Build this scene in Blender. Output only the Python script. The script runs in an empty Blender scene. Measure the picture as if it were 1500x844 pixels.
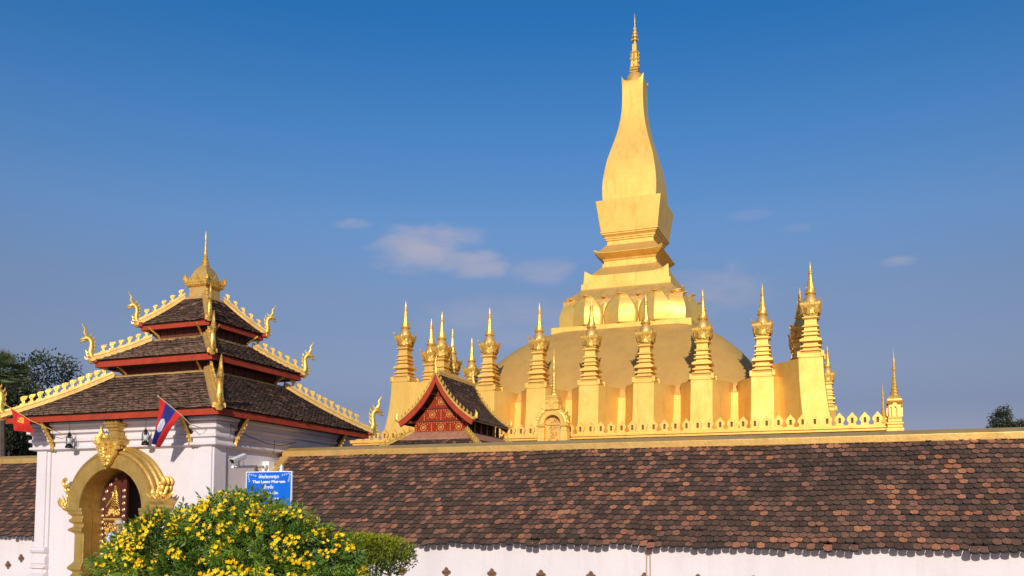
import bpy, math, random
from mathutils import Vector, Matrix
R = random.Random(7)
sc = bpy.context.scene
col = sc.collection
rad = math.radians

# ------------------------------------------------------------------ camera, sky, sun, exposure
cd = bpy.data.cameras.new('camera'); cam = bpy.data.objects.new('camera', cd); col.objects.link(cam)
Rv = Vector((0.93173771, 0.36310403, 0.00450695)); Uv = Vector((0.017446, -0.05715715, 0.99821275)); Fv = Vector((-0.36271267, 0.92999383, 0.05959018))
cam.matrix_world = Matrix(((Rv.x, Uv.x, -Fv.x, 0), (Rv.y, Uv.y, -Fv.y, 0), (Rv.z, Uv.z, -Fv.z, 0), (0, 0, 0, 1)))
cd.sensor_width = 36; cd.lens = 36*1307.43/1500; cd.shift_y = (681.12-422)/1500
cd.clip_start = .1; cd.clip_end = 6000
sc.camera = cam
SUNV = Vector((0.28682468, -0.89453697, 0.34283408)).normalized()      # towards the sun
SUN_STRENGTH = 4.0; SKY_STRENGTH = .082; EXPOSURE = 0.05
W = bpy.data.worlds.new('World'); sc.world = W; W.use_nodes = True
nt = W.node_tree; nt.nodes.clear()
def wn(t, **k):
    n = nt.nodes.new(t)
    for a, b in k.items(): setattr(n, a, b)
    return n
sky = wn('ShaderNodeTexSky', sky_type='NISHITA', sun_disc=False)
sky.sun_elevation = math.asin(SUNV.z); sky.sun_rotation = math.atan2(SUNV.x, SUNV.y)
sky.air_density = 1.0; sky.dust_density = .6; sky.ozone_density = 4.0; sky.altitude = 200
tc = wn('ShaderNodeTexCoord')
def cloud(d, sx, sz, amp, scale, seed):
    """soft ragged cloud patch round the sky direction d"""
    d = Vector(d).normalized(); side = Vector((d.y, -d.x, 0)).normalized(); up = side.cross(d)
    if up.z < 0: up = -up
    def dot(v, k, off):
        a = wn('ShaderNodeVectorMath', operation='DOT_PRODUCT'); a.inputs[1].default_value = v
        nt.links.new(tc.outputs['Generated'], a.inputs[0])
        m = wn('ShaderNodeMath', operation='DIVIDE'); nt.links.new(a.outputs['Value'], m.inputs[0]); m.inputs[1].default_value = k
        q = wn('ShaderNodeMath', operation='POWER'); 
        ab = wn('ShaderNodeMath', operation='ABSOLUTE'); nt.links.new(m.outputs[0], ab.inputs[0])
        nt.links.new(ab.outputs[0], q.inputs[0]); q.inputs[1].default_value = 2
        return q
    q1 = dot(side, sx, 0); q2 = dot(up, sz, 0)
    s = wn('ShaderNodeMath', operation='ADD'); nt.links.new(q1.outputs[0], s.inputs[0]); nt.links.new(q2.outputs[0], s.inputs[1])
    mp = wn('ShaderNodeMapping'); mp.inputs['Scale'].default_value = (scale, scale, scale*2.2); mp.inputs['Location'].default_value = (seed, seed*.7, 0)
    nt.links.new(tc.outputs['Generated'], mp.inputs['Vector'])
    nz = wn('ShaderNodeTexNoise'); nz.inputs['Detail'].default_value = 7; nz.inputs['Roughness'].default_value = .55; nz.inputs['Scale'].default_value = 1
    nz.inputs['Distortion'].default_value = .5
    nt.links.new(mp.outputs[0], nz.inputs['Vector'])
    k = wn('ShaderNodeMath', operation='MULTIPLY_ADD'); nt.links.new(nz.outputs['Fac'], k.inputs[0]); k.inputs[1].default_value = 3.6; k.inputs[2].default_value = -1.2
    t = wn('ShaderNodeMath', operation='SUBTRACT'); nt.links.new(k.outputs[0], t.inputs[0]); nt.links.new(s.outputs[0], t.inputs[1])
    r = wn('ShaderNodeMapRange', interpolation_type='SMOOTHSTEP'); nt.links.new(t.outputs[0], r.inputs['Value'])
    r.inputs['From Min'].default_value = -.55; r.inputs['From Max'].default_value = 1.25; r.inputs['To Max'].default_value = amp
    dd = wn('ShaderNodeVectorMath', operation='DOT_PRODUCT'); dd.inputs[1].default_value = d; nt.links.new(tc.outputs['Generated'], dd.inputs[0])
    g = wn('ShaderNodeMath', operation='GREATER_THAN'); g.inputs[1].default_value = .3; nt.links.new(dd.outputs['Value'], g.inputs[0])
    f = wn('ShaderNodeMath', operation='MULTIPLY'); nt.links.new(r.outputs['Result'], f.inputs[0]); nt.links.new(g.outputs[0], f.inputs[1])
    return f
clouds = [cloud((-.4352, .851, .292), .066, .030, .85, 13, 3.1), cloud((-.388, .88, .279), .058, .017, .70, 14, 5.7),
          cloud((-.4998, .8078, .3124), .022, .007, .5, 22, 1.2), cloud((.0394, .9652, .2585), .020, .007, .5, 20, 8.2),
          cloud((-.3159, .9101, .268), .04, .018, .5, 16, 2.2), cloud((-.155, .9523, .243), .09, .030, .5, 12, 4.4),
          cloud((-.1, .942, .3179), .03, .006, .16, 20, 9.3), cloud((-.061, .9517, .3009), .02, .005, .16, 22, 6.6),
          cloud((-.33, .92, .215), .16, .03, .35, 9, 7.7)]
acc = clouds[0]
for c in clouds[1:]:
    m = wn('ShaderNodeMath', operation='MAXIMUM'); nt.links.new(acc.outputs[0], m.inputs[0]); nt.links.new(c.outputs[0], m.inputs[1]); acc = m
hs = wn('ShaderNodeHueSaturation'); hs.inputs['Saturation'].default_value = 1.12; hs.inputs['Value'].default_value = 1; nt.links.new(sky.outputs[0], hs.inputs['Color'])
sx_ = wn('ShaderNodeSeparateXYZ'); nt.links.new(tc.outputs['Generated'], sx_.inputs[0])
ramp = wn('ShaderNodeValToRGB'); nt.links.new(sx_.outputs['Z'], ramp.inputs[0])   # hazy lavender low down, deep blue high up
for p_, c_ in ((.12, (.62,.40,.43)), (.16, (.84,.52,.49)), (.24, (1.03,.67,.61)), (.31, (1.02,.84,.82)), (.40, (.70,.87,.95)), (.50, (.32,.80,.99))):
    e_ = ramp.color_ramp.elements.new(p_); e_.color = (*c_, 1)
ramp.color_ramp.elements[0].color = (.62,.42,.46,1); ramp.color_ramp.elements[-1].color = (.34,.80,.99,1)
tint = wn('ShaderNodeMix', data_type='RGBA', blend_type='MULTIPLY'); tint.inputs['Factor'].default_value = 1
nt.links.new(hs.outputs[0], tint.inputs['A']); nt.links.new(ramp.outputs[0], tint.inputs['B'])
gain = wn('ShaderNodeVectorMath', operation='SCALE'); gain.inputs['Scale'].default_value = 1.56; nt.links.new(tint.outputs['Result'], gain.inputs[0])
mx = wn('ShaderNodeMix', data_type='RGBA'); mx.inputs['B'].default_value = (5.2, 5.0, 6.2, 1)
nt.links.new(acc.outputs[0], mx.inputs['Factor']); nt.links.new(gain.outputs[0], mx.inputs['A'])
bg = wn('ShaderNodeBackground'); bg.inputs['Strength'].default_value = SKY_STRENGTH
out = wn('ShaderNodeOutputWorld'); nt.links.new(mx.outputs['Result'], bg.inputs['Color']); nt.links.new(bg.outputs[0], out.inputs[0])
sd = bpy.data.lights.new('sun', 'SUN'); sd.energy = SUN_STRENGTH; sd.angle = rad(.5); sd.color = (1, .93, .82)
so = bpy.data.objects.new('sun', sd); col.objects.link(so); so.rotation_euler = (-SUNV).to_track_quat('-Z', 'Y').to_euler(); so.location = (20, -60, 60)
sc.view_settings.view_transform = 'Standard'; sc.view_settings.look = 'None'; sc.view_settings.gamma = 1; sc.view_settings.exposure = EXPOSURE

# ------------------------------------------------------------------ materials
def mat(name, base, rough=.6, metal=0, var=None, vscale=3., attr=None, bump=0, bscale=30, extra=None, spec=None, trans=0, streak=None, fleck=None):
    """var: second colour blended in by noise; attr: list of (pos, colour) ramped over the per-face attribute rnd"""
    m = bpy.data.materials.new(name); m.use_nodes = True; t = m.node_tree; b = t.nodes['Principled BSDF']
    b.inputs['Roughness'].default_value = rough; b.inputs['Metallic'].default_value = metal; b.inputs['Base Color'].default_value = (*base, 1)
    if spec is not None: b.inputs['Specular IOR Level'].default_value = spec
    tcn = t.nodes.new('ShaderNodeTexCoord'); src = None
    geo = t.nodes.new('ShaderNodeNewGeometry')
    if attr:
        a = t.nodes.new('ShaderNodeAttribute'); a.attribute_name = 'rnd'
        r = t.nodes.new('ShaderNodeValToRGB'); t.links.new(a.outputs['Fac'], r.inputs[0])
        while len(r.color_ramp.elements) < len(attr): r.color_ramp.elements.new(.5)
        for e, (p, c) in zip(r.color_ramp.elements, attr): e.position = p; e.color = (*c, 1)
        src = r.outputs[0]
    if var:
        n = t.nodes.new('ShaderNodeTexNoise'); n.inputs['Scale'].default_value = vscale; n.inputs['Detail'].default_value = 8; n.inputs['Roughness'].default_value = .62
        t.links.new(geo.outputs['Position'], n.inputs['Vector'])
        mr = t.nodes.new('ShaderNodeMapRange'); mr.inputs['From Min'].default_value = .38; mr.inputs['From Max'].default_value = .68
        t.links.new(n.outputs['Fac'], mr.inputs['Value'])
        mm = t.nodes.new('ShaderNodeMix'); mm.data_type = 'RGBA'
        t.links.new(mr.outputs[0], mm.inputs['Factor'])
        if src: t.links.new(src, mm.inputs['A'])
        else: mm.inputs['A'].default_value = (*base, 1)
        mm.inputs['B'].default_value = (*var, 1); src = mm.outputs['Result']
        if attr: mr.inputs['To Max'].default_value = .62
        if metal:
            mr2 = t.nodes.new('ShaderNodeMapRange'); mr2.inputs['To Min'].default_value = rough-.06; mr2.inputs['To Max'].default_value = rough+.12
            t.links.new(n.outputs['Fac'], mr2.inputs['Value']); t.links.new(mr2.outputs[0], b.inputs['Roughness'])
    if streak or fleck:
        col_, amt, scl = streak if streak else (fleck, .85, (38, 38, 38))
        mp = t.nodes.new('ShaderNodeMapping'); mp.inputs['Scale'].default_value = scl; t.links.new(geo.outputs['Position'], mp.inputs['Vector'])
        n3 = t.nodes.new('ShaderNodeTexNoise'); n3.inputs['Scale'].default_value = 1; n3.inputs['Detail'].default_value = 5; n3.inputs['Roughness'].default_value = .7; t.links.new(mp.outputs[0], n3.inputs['Vector'])
        mr3 = t.nodes.new('ShaderNodeMapRange'); mr3.inputs['From Min'].default_value = .50 if streak else .57; mr3.inputs['From Max'].default_value = .72; mr3.inputs['To Max'].default_value = amt; t.links.new(n3.outputs['Fac'], mr3.inputs['Value'])
        m3 = t.nodes.new('ShaderNodeMix'); m3.data_type = 'RGBA'; t.links.new(mr3.outputs[0], m3.inputs['Factor'])
        if src: t.links.new(src, m3.inputs['A'])
        else: m3.inputs['A'].default_value = (*base, 1)
        m3.inputs['B'].default_value = (*col_, 1); src = m3.outputs['Result']
    if src: t.links.new(src, b.inputs['Base Color'])
    if bump:
        n2 = t.nodes.new('ShaderNodeTexNoise'); n2.inputs['Scale'].default_value = bscale; n2.inputs['Detail'].default_value = 6
        t.links.new(geo.outputs['Position'], n2.inputs['Vector'])
        bp = t.nodes.new('ShaderNodeBump'); bp.inputs['Strength'].default_value = bump; bp.inputs['Distance'].default_value = .02
        t.links.new(n2.outputs['Fac'], bp.inputs['Height']); t.links.new(bp.outputs[0], b.inputs['Normal'])
    if trans:
        tr = t.nodes.new('ShaderNodeBsdfTranslucent'); ms = t.nodes.new('ShaderNodeMixShader'); ms.inputs[0].default_value = trans
        if src: t.links.new(src, tr.inputs[0])
        else: tr.inputs[0].default_value = (*base, 1)
        t.links.new(b.outputs[0], ms.inputs[1]); t.links.new(tr.outputs[0], ms.inputs[2]); t.links.new(ms.outputs[0], t.nodes['Material Output'].inputs[0])
    return m
GOLD = mat('gold_paint', (.86, .55, .14), .5, .5, var=(.77, .47, .105), vscale=.9, bump=.3, bscale=9, spec=.2, streak=((.58, .33, .075), .55, (2.2, 2.2, .35)))
GOLDF = mat('gold_ornament', (.88, .57, .14), .40, .6, var=(.62, .35, .05), vscale=7, bump=.5, bscale=30)
GOLDD = mat('gold_weathered', (.72, .45, .14), .5, .5, var=(.60, .36, .10), vscale=1.8, bump=.35, bscale=12, streak=((.40, .25, .10), .6, (3, 3, 3)))
DOME = mat('dome_paint', (.63, .37, .095), .6, .35, var=(.55, .31, .08), vscale=.6, bump=.35, bscale=5, streak=((.46, .25, .07), .5, (.9, .9, .3)))
PETAL = mat('gold_leaf', (.88, .58, .15), .50, .6, var=(.78, .48, .10), vscale=1.6, bump=.15, bscale=5)
GATEG = mat('gate_gold_paint', (.60, .385, .11), .42, .6, var=(.47, .29, .065), vscale=4, bump=.4, bscale=25, streak=((.34, .20, .05), .6, (9, 9, 2)))
WHITE = mat('white_plaster', (.68, .615, .625), .75, 0, var=(.64, .575, .575), vscale=1.1, bump=.25, bscale=14, streak=((.52, .47, .45), .35, (3, 3, .35)))
CREAM = mat('cream_plaster', (.65, .585, .58), .8, 0, var=(.57, .50, .47), vscale=2.2, bump=.25, bscale=14, streak=((.46, .39, .34), .45, (3, 3, .4)))
T = [(0, (.068, .038, .026)), (.40, (.125, .066, .042)), (.62, (.21, .10, .062)), (.80, (.31, .135, .078)), (.95, (.46, .17, .08)), (1, (.54, .22, .10))]
TILE = mat('clay_tile', (.1, .06, .05), .85, 0, attr=T, var=(.045, .036, .030), vscale=22, bump=.6, bscale=60, spec=.2, fleck=(.34, .26, .21))
T2 = [(0, (.028, .017, .012)), (.6, (.062, .036, .024)), (.9, (.13, .068, .044)), (1, (.34, .17, .10))]
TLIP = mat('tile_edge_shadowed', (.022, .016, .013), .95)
TLIP2 = mat('tile_butt_end_sunlit', (.27, .165, .11), .8, var=(.03, .018, .013), vscale=6)  # paler than the tile tops: sunlit lower edges put into the colour
TILE2 = mat('gate_clay_tile', (.1, .06, .05), .8, 0, attr=T2, var=(.035, .022, .016), vscale=12, bump=.4, bscale=60, spec=.15)
REDP = mat('red_paint', (.40, .05, .020), .65, 0, var=(.30, .038, .018), vscale=3, bump=.2, spec=.2, streak=((.20, .05, .035), .5, (6, 6, 6)))
REDD = mat('dark_red_boards', (.13, .022, .016), .6, 0, var=(.07, .015, .012), vscale=4, bump=.3)
REDG = mat('red_panel', (.31, .028, .008), .6, 0, var=(.22, .02, .007), vscale=5, spec=.15)
WOOD = mat('dark_wood', (.05, .025, .018), .6, 0, var=(.03, .015, .01), vscale=5)
TERR = mat('terracotta_mortar', (.42, .17, .09), .85, 0, var=(.25, .12, .08), vscale=6)
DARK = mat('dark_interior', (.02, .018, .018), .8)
BLACK = mat('black_metal', (.015, .013, .012), .45, .6)
GLASS = mat('lamp_glass', (.50, .50, .49), .12, 0)
PLAS = mat('white_plastic', (.78, .76, .72), .4)
SIGNB = mat('sign_blue', (.0, .13, .62), .4, var=(.0, .11, .55), vscale=3)
SIGNW = mat('sign_white', (.82, .84, .86), .5)
FRED = mat('flag_red', (.72, .03, .02), .8, var=(.6, .02, .015), vscale=6, trans=.3)
FBLUE = mat('flag_blue', (.025, .03, .25), .8, var=(.02, .02, .2), vscale=6, trans=.3)
FWHITE = mat('flag_white', (.62, .64, .72), .8, trans=.2)
FYEL = mat('flag_yellow', (.85, .48, .02), .8)
ROPE = mat('pale_pole', (.50, .36, .26), .6)
BARK = mat('bark', (.10, .075, .055), .9, var=(.06, .045, .035), vscale=8, bump=.8, bscale=20)
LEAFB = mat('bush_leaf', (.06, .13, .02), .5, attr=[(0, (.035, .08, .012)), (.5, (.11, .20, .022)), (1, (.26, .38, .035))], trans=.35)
LEAFS = mat('shrub_leaf', (.12, .2, .02), .5, attr=[(0, (.045, .07, .006)), (.5, (.20, .235, .010)), (1, (.42, .42, .015))], trans=.35)
LEAFT = mat('tree_leaf', (.04, .06, .02), .55, attr=[(0, (.012, .020, .008)), (.6, (.03, .045, .014)), (1, (.075, .085, .03))], trans=.2)
LEAFP = mat('palm_leaf', (.05, .08, .03), .5, attr=[(0, (.05, .08, .025)), (1, (.22, .26, .11))], trans=.2)
FLOWER = mat('yellow_petal', (.85, .50, .01), .55, attr=[(0, (.86, .50, .004)), (.5, (.94, .70, .008)), (1, (.95, .80, .05))], trans=.3)
GROUND = mat('ground_paving', (.34, .31, .28), .9, var=(.26, .23, .2), vscale=.4, bump=.3, bscale=4)
NICHE = mat('niche_brown', (.20, .10, .055), .9, var=(.12, .06, .03), vscale=20)
SHIRT = mat('light_blue_cloth', (.32, .45, .72), .85, var=(.5, .58, .75), vscale=14)
TROU = mat('dark_cloth', (.03, .03, .05), .85)
SKIN = mat('skin', (.45, .24, .15), .5)
HAIR = mat('hair', (.015, .012, .01), .5)
CAP = mat('pale_hat', (.42, .37, .32), .8)

# ------------------------------------------------------------------ mesh builder
class M:
    def __init__(s): s.v = []; s.f = []; s.m = []; s.r = []
    def add(s, vs, fs, mi=0, r=0.):
        o = len(s.v); s.v += [tuple(p) for p in vs]
        for f in fs: s.f.append(tuple(i+o for i in f)); s.m.append(mi); s.r.append(r)
        return s
    def box(s, x0, x1, y0, y1, z0, z1, mi=0, r=0.):
        if x0 > x1: x0, x1 = x1, x0
        if y0 > y1: y0, y1 = y1, y0
        if z0 > z1: z0, z1 = z1, z0
        return s.add([(x0,y0,z0),(x1,y0,z0),(x1,y1,z0),(x0,y1,z0),(x0,y0,z1),(x1,y0,z1),(x1,y1,z1),(x0,y1,z1)],
              [(0,3,2,1),(4,5,6,7),(0,1,5,4),(1,2,6,5),(2,3,7,6),(3,0,4,7)], mi, r)
    def loft(s, rings, cap0=True, cap1=True, mi=0):
        n = len(rings[0]); vs = [p for r in rings for p in r]; fs = []
        for k in range(len(rings)-1):
            a = k*n; b = a+n
            for i in range(n):
                j = (i+1) % n; fs.append((a+i, a+j, b+j, b+i))
        if cap0: fs.append(tuple(range(n-1, -1, -1)))
        if cap1: fs.append(tuple(range(len(vs)-n, len(vs))))
        return s.add(vs, fs, mi)
    def lathe(s, c, prof, seg=12, mi=0, rot=0., squash=1.):
        return s.loft([[(c[0]+r*math.cos(rot+2*math.pi*i/seg), c[1]+r*squash*math.sin(rot+2*math.pi*i/seg), c[2]+z) for i in range(seg)] for r, z in prof], mi=mi)
    def tube(s, pts, rs, seg=6, mi=0, r=0.):
        pts = [Vector(p) for p in pts]
        if not hasattr(rs, '__len__'): rs = [rs]*len(pts)
        rings = []; prev = None
        for i, p in enumerate(pts):
            d = (pts[min(i+1, len(pts)-1)]-pts[max(i-1, 0)]).normalized()
            if prev is None:
                a = Vector((0, 0, 1)) if abs(d.z) < .9 else Vector((1, 0, 0)); u = d.cross(a).normalized()
            else:
                u = (prev-d*prev.dot(d)).normalized()
            prev = u; w = d.cross(u)
            rings.append([tuple(p+(u*math.cos(2*math.pi*k/seg)+w*math.sin(2*math.pi*k/seg))*rs[i]) for k in range(seg)])
        return s.loft(rings, mi=mi)
    def prism(s, pts, th, o=(0,0,0), u=(1,0,0), v=(0,0,1), mi=0):
        """2D outline extruded th along u x v, centred"""
        o, u, v = Vector(o), Vector(u), Vector(v); n = u.cross(v).normalized()
        a = [tuple(o+u*p[0]+v*p[1]-n*th/2) for p in pts]; b = [tuple(o+u*p[0]+v*p[1]+n*th/2) for p in pts]
        k = len(pts); fs = [tuple(range(k-1, -1, -1)), tuple(range(k, 2*k))]+[(i, (i+1) % k, (i+1) % k+k, i+k) for i in range(k)]
        return s.add(a+b, fs, mi)
    def sweep(s, path, prof, mi=0):
        """path: list of (origin, u, v); prof: closed 2D outline"""
        return s.loft([[tuple(Vector(o)+Vector(u)*p[0]+Vector(v)*p[1]) for p in prof] for o, u, v in path], mi=mi)
    def xf(s, mt):
        s.v = [tuple(mt @ Vector(p)) for p in s.v]; return s
    def join(s, o, mt=None):
        vs = o.v if mt is None else [tuple(mt @ Vector(p)) for p in o.v]
        k = len(s.v); s.v += vs; s.f += [tuple(i+k for i in f) for f in o.f]; s.m += o.m; s.r += o.r; return s
    def mesh(s, name, mats, smooth=False, recalc=True):
        me = bpy.data.meshes.new(name); me.from_pydata(s.v, [], s.f)
        if not isinstance(mats, (list, tuple)): mats = [mats]
        for m in mats: me.materials.append(m)
        if len(mats) > 1: me.polygons.foreach_set('material_index', s.m)
        if any(s.r):
            a = me.attributes.new('rnd', 'FLOAT', 'FACE'); a.data.foreach_set('value', s.r)
        if recalc:
            import bmesh
            bm = bmesh.new(); bm.from_mesh(me); bmesh.ops.recalc_face_normals(bm, faces=bm.faces); bm.to_mesh(me); bm.free()
        if smooth is True: me.polygons.foreach_set('use_smooth', [True]*len(me.polygons))
        elif smooth: me.polygons.foreach_set('use_smooth', [True]*len(me.polygons)); me.set_sharp_from_angle(angle=rad(smooth))
        me.update(); return me
    def build(s, name, mats, parent=None, smooth=False, org=(0,0,0), recalc=True, loc=None):
        if org != (0,0,0): s.v = [(p[0]-org[0], p[1]-org[1], p[2]-org[2]) for p in s.v]
        o = bpy.data.objects.new(name, s.mesh(name, mats, smooth, recalc)); col.objects.link(o)
        if parent: o.parent = parent
        if loc: o.location = loc
        return o
def tag(o, label=None, cat=None, group=None, kind=None):
    for k, v in (('label', label), ('category', cat), ('group', group), ('kind', kind)):
        if v: o[k] = v
    return o
def thing(name, loc, label, cat, group=None, rz=0):
    o = bpy.data.objects.new(name, None); col.objects.link(o); o.location = loc; o.rotation_euler.z = rz; o.empty_display_size = .2
    return tag(o, label, cat, group)
def copy_tree(o, parent=None):
    c = o.copy(); col.objects.link(c); c.parent = parent
    for ch in list(o.children): copy_tree(ch, c)
    return c
def sq(cx, cy, w, z, lift=0, n=1, wy=None, p=6, rot=0):
    """square ring; n segments per side; corners lifted by lift"""
    wy = w if wy is None else wy; out = []
    for (ax, ay, bx, by) in ((-1,-1,1,-1),(1,-1,1,1),(1,1,-1,1),(-1,1,-1,-1)):
        for i in range(n):
            t = i/n; x = ax+(bx-ax)*t; y = ay+(by-ay)*t; m = abs(2*t-1) if n > 1 else 1
            x *= w; y *= wy
            if rot: x, y = x*math.cos(rot)-y*math.sin(rot), x*math.sin(rot)+y*math.cos(rot)
            out.append((cx+x, cy+y, z+lift*m**p))
    return out
def super_ring(cx, cy, w, z, e, n=64):
    out = []
    for i in range(n):
        a = 2*math.pi*(i+.5)/n; c, s = math.cos(a), math.sin(a); r = w/(abs(c)**e+abs(s)**e)**(1/e); out.append((cx+r*c, cy+r*s, z))
    return out
def sqloft(m, c, prof, n=1, mi=0, rot=0):
    """prof: (w, z[, lift])"""
    return m.loft([sq(c[0], c[1], p[0], c[2]+p[1], p[2] if len(p) > 2 else 0, n, rot=rot) for p in prof], mi=mi)
def bevel(o, w=.01, seg=2):
    b = o.modifiers.new('bevel', 'BEVEL'); b.width = w; b.segments = seg; b.limit_method = 'ANGLE'; b.angle_limit = rad(40); return o
def spiral(cx, cz, r0, turns, a0=0., n=16, sgn=1):
    return [(cx+r0*(1-.85*i/n)*math.cos(a0+sgn*2*math.pi*turns*i/n), cz+r0*(1-.85*i/n)*math.sin(a0+sgn*2*math.pi*turns*i/n)) for i in range(n+1)]

G = -2.2   # ground level, the camera is at z = 0
# ------------------------------------------------------------------ ground
g = M().add([(-1500,-1500,G),(1500,-1500,G),(1500,1500,G),(-1500,1500,G)], [(0,1,2,3)]); tag(g.build('ground', GROUND), 'pale paved ground round the temple', kind='structure')

# ------------------------------------------------------------------ roof tiles
def tiles(m, f, nrm, U, S, L, lo, hi, tw, ex, lift=.022, th=.02, jit=1., flat=False):
    """scalloped tiles, one set of faces each. f(u, s) -> point; U along eave, S up slope, nrm outward"""
    U, S, N = Vector(U), Vector(S), Vector(nrm); rows = int(L/ex)+1
    for r in range(rows):
        s0 = r*ex+R.uniform(-.004, .004); a, b = lo(min(s0, L)), hi(min(s0, L)); u = a-(tw/2 if r % 2 else 0)
        while u < b:
            c = u+tw/2; x0, x1 = max(u+.003, a), min(u+tw-.003, b); u += tw
            if x1-x0 < .03: continue
            wv = (.010*math.sin(c*1.3+r*2.1)+.007*math.sin(c*4.3+r*5))*jit if r else 0; P = f(c, max(0, s0+wv)); Sv = (f(c, min(s0+.05, L+.05))-P).normalized(); Nv = U.cross(Sv)
            if Nv.dot(N) < 0: Nv = -Nv
            js = R.uniform(-.016, .014)*jit-(.03 if R.random() < .02 else 0)+((R.uniform(-.025, .015)-(.035 if R.random() < .22 else 0)+.02*math.sin(c*5.3)) if r == 0 and L > 3 else 0); jl = R.uniform(-.006, .008)*jit; jr = R.uniform(-.10, .10)*jit
            h = (x1-x0)/2; cx = (x0+x1)/2-c; top = ex*1.35 if s0+ex*1.35 < L+.02 else max(.03, L-s0)
            sh = [(-h, top, .004), (-h, ex*.27, lift*.8+jl), (-h*.7, ex*.07, lift+jl), (0, 0, lift+jl), (h*.7, ex*.07, lift+jl), (h, ex*.27, lift*.8+jl), (h, top, .004)]
            if flat: sh = [(a_, (b_ if b_ > ex*.5 else b_*.25), d_) for a_, b_, d_ in sh]
            vs = []
            for (du, ds, dn) in sh:
                vs.append(P+U*(cx+du)+Sv*(ds+js+du*jr)+Nv*dn)
            lw = [vs[i]-Nv*th for i in range(1, 6)]
            v = vs+lw; fs = [(0,1,2,3,4,5,6)]+[(i+1, i, i+6, i+7) for i in range(1, 5)]
            q = R.random(); rv = q**1.15*.84 if R.random() < .91 else .84+.16*R.random()
            rv = min(1, max(.001, rv+.13*math.sin(c*1.7+s0*2.1)*math.sin(s0*3.3+c*.6)+.10*math.sin(c*.55+2)*math.sin(s0*1.9-c*.3)+(.10 if s0 > L*.86 else 0)))
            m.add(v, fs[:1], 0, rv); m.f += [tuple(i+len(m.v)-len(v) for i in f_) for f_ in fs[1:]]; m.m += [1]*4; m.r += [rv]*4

# ------------------------------------------------------------------ cloister wall with tiled roof
def cloister(x0, x1, label, niches, verge, tile_to):
    cx = (x0+x1)/2; t = thing('cloister_wall', (cx, 17.45, G), label, 'wall', 'roofed cloister walls either side of the gate'); og = (cx, 17.45, G)
    w = M()
    # wall with quatrefoil niches left open: columns between niches are simple boxes, niches are cut with a boolean-free frame
    w.box(x0, x1, 17.5, 17.75, G, -.50); w.box(x0, x1, 21.9, 22.2, G, -.5)
    w.box(x0, x1, 17.46, 17.5, G, G+.35)
    o = w.build('wall', CREAM if verge < 0 else WHITE, t, org=og)
    E = Vector((0, 17.2, -.54)); S = Vector((0, 2.4, 2.11)); L = S.length; S.normalize(); N = Vector((0, -S.z, S.y))
    d = M()   # boarding under the tiles, both slopes
    d.prism([(17.46, -.42), (19.84, 1.70), (22.44, -.60), (22.44, -.54), (19.84, 1.78), (17.44, -.36)], x1-x0, ((x0+x1)/2, 0, 0), (0, 1, 0), (0, 0, 1)); d.build('roof_boarding', WOOD, t, org=og)
    m = M()
    tiles(m, lambda u, s: Vector((u, E.y, E.z))+S*s+Vector((0, 0, .012*math.sin(u*.9)+.008*math.sin(u*2.3+s))), N, (1, 0, 0), S, L, lambda s: x0, lambda s: tile_to, .148, .150, lift=.040, th=.042)
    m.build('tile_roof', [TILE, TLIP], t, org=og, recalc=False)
    c = M()   # ridge capping: shallow sloped top, upright fascia
    c.prism([(19.57, 1.56), (19.55, 1.58), (19.53, 1.715), (19.60, 1.745), (19.84, 1.825), (20.08, 1.745), (20.15, 1.715), (20.13, 1.58)], x1-x0-.01, ((x0+x1)/2, 0, 0), (0, 1, 0), (0, 0, 1))
    bevel(c.build('ridge_cap', GOLDD, t, org=og), .012)
    if verge:   # raised gold strip down the end of the roof beside the gate
        xe = x0 if verge > 0 else x1
        v = M(); v.box(0, .26*verge, 0, L-.1, -.02, .10)
        mt = Matrix.Translation((xe+.003*verge, E.y, E.z)) @ Matrix(((1,0,0,0),(0,S.y,N.y,0),(0,S.z,N.z,0),(0,0,0,1)))
        bevel(v.xf(mt).build('verge', GOLDD, t, org=og), .01)
    for x, z in niches:   # quatrefoil openings with a small projecting hood
        n = M()
        pts = []
        for k in range(4):
            a0 = math.pi/2*k-math.pi/2
            for j in range(7):
                a = a0-math.pi/2+math.pi*j/6; pts.append((.052*math.cos(a0)+.042*math.cos(a), .052*math.sin(a0)+.042*math.sin(a)))
        n.prism([(p[0]*1.15, p[1]*1.15) for p in pts], .012, (x, 17.497, z), (1, 0, 0), (0, 0, 1))
        n.prism([(-.075, .02), (-.03, .05), (0, .115), (.03, .05), (.075, .02), (.05, .0), (-.05, 0)], .05, (x, 17.475, z), (1, 0, 0), (0, 0, 1))
        n.build('niche', NICHE, t, org=og)
    return t, og
ns = [(x, -1.17) for x in (-9.4, -8.33, -7.27, -6.17, -5.1, -4.0, -2.95, -1.9, -.8, .3, 1.4)]
tw, og = cloister(-14.1, 34, 'long white wall right of the gate under a slope of mottled brown scalloped tiles', ns, 1, 12)
p = M(); p.tube([(-3.94, 17.46, -.5), (-3.95, 17.455, -1.2), (-3.93, 17.46, G)], .014, 6); p.tube([(-3.875, 17.46, -.5), (-3.87, 17.455, -1.0), (-3.885, 17.46, G)], .014, 6)
p.box(-3.96, -3.86, 17.42, 17.5, -.62, -.58); p.build('drain_pipe', ROPE, tw, org=og)
cloister(-34, -19.95, 'short stretch of tiled white wall left of the gate with small niches', [(-20.83, -1.13), (-21.3, -1.32), (-21.9, -1.13), (-22.5, -1.32)], 0, -19.96)

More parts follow.
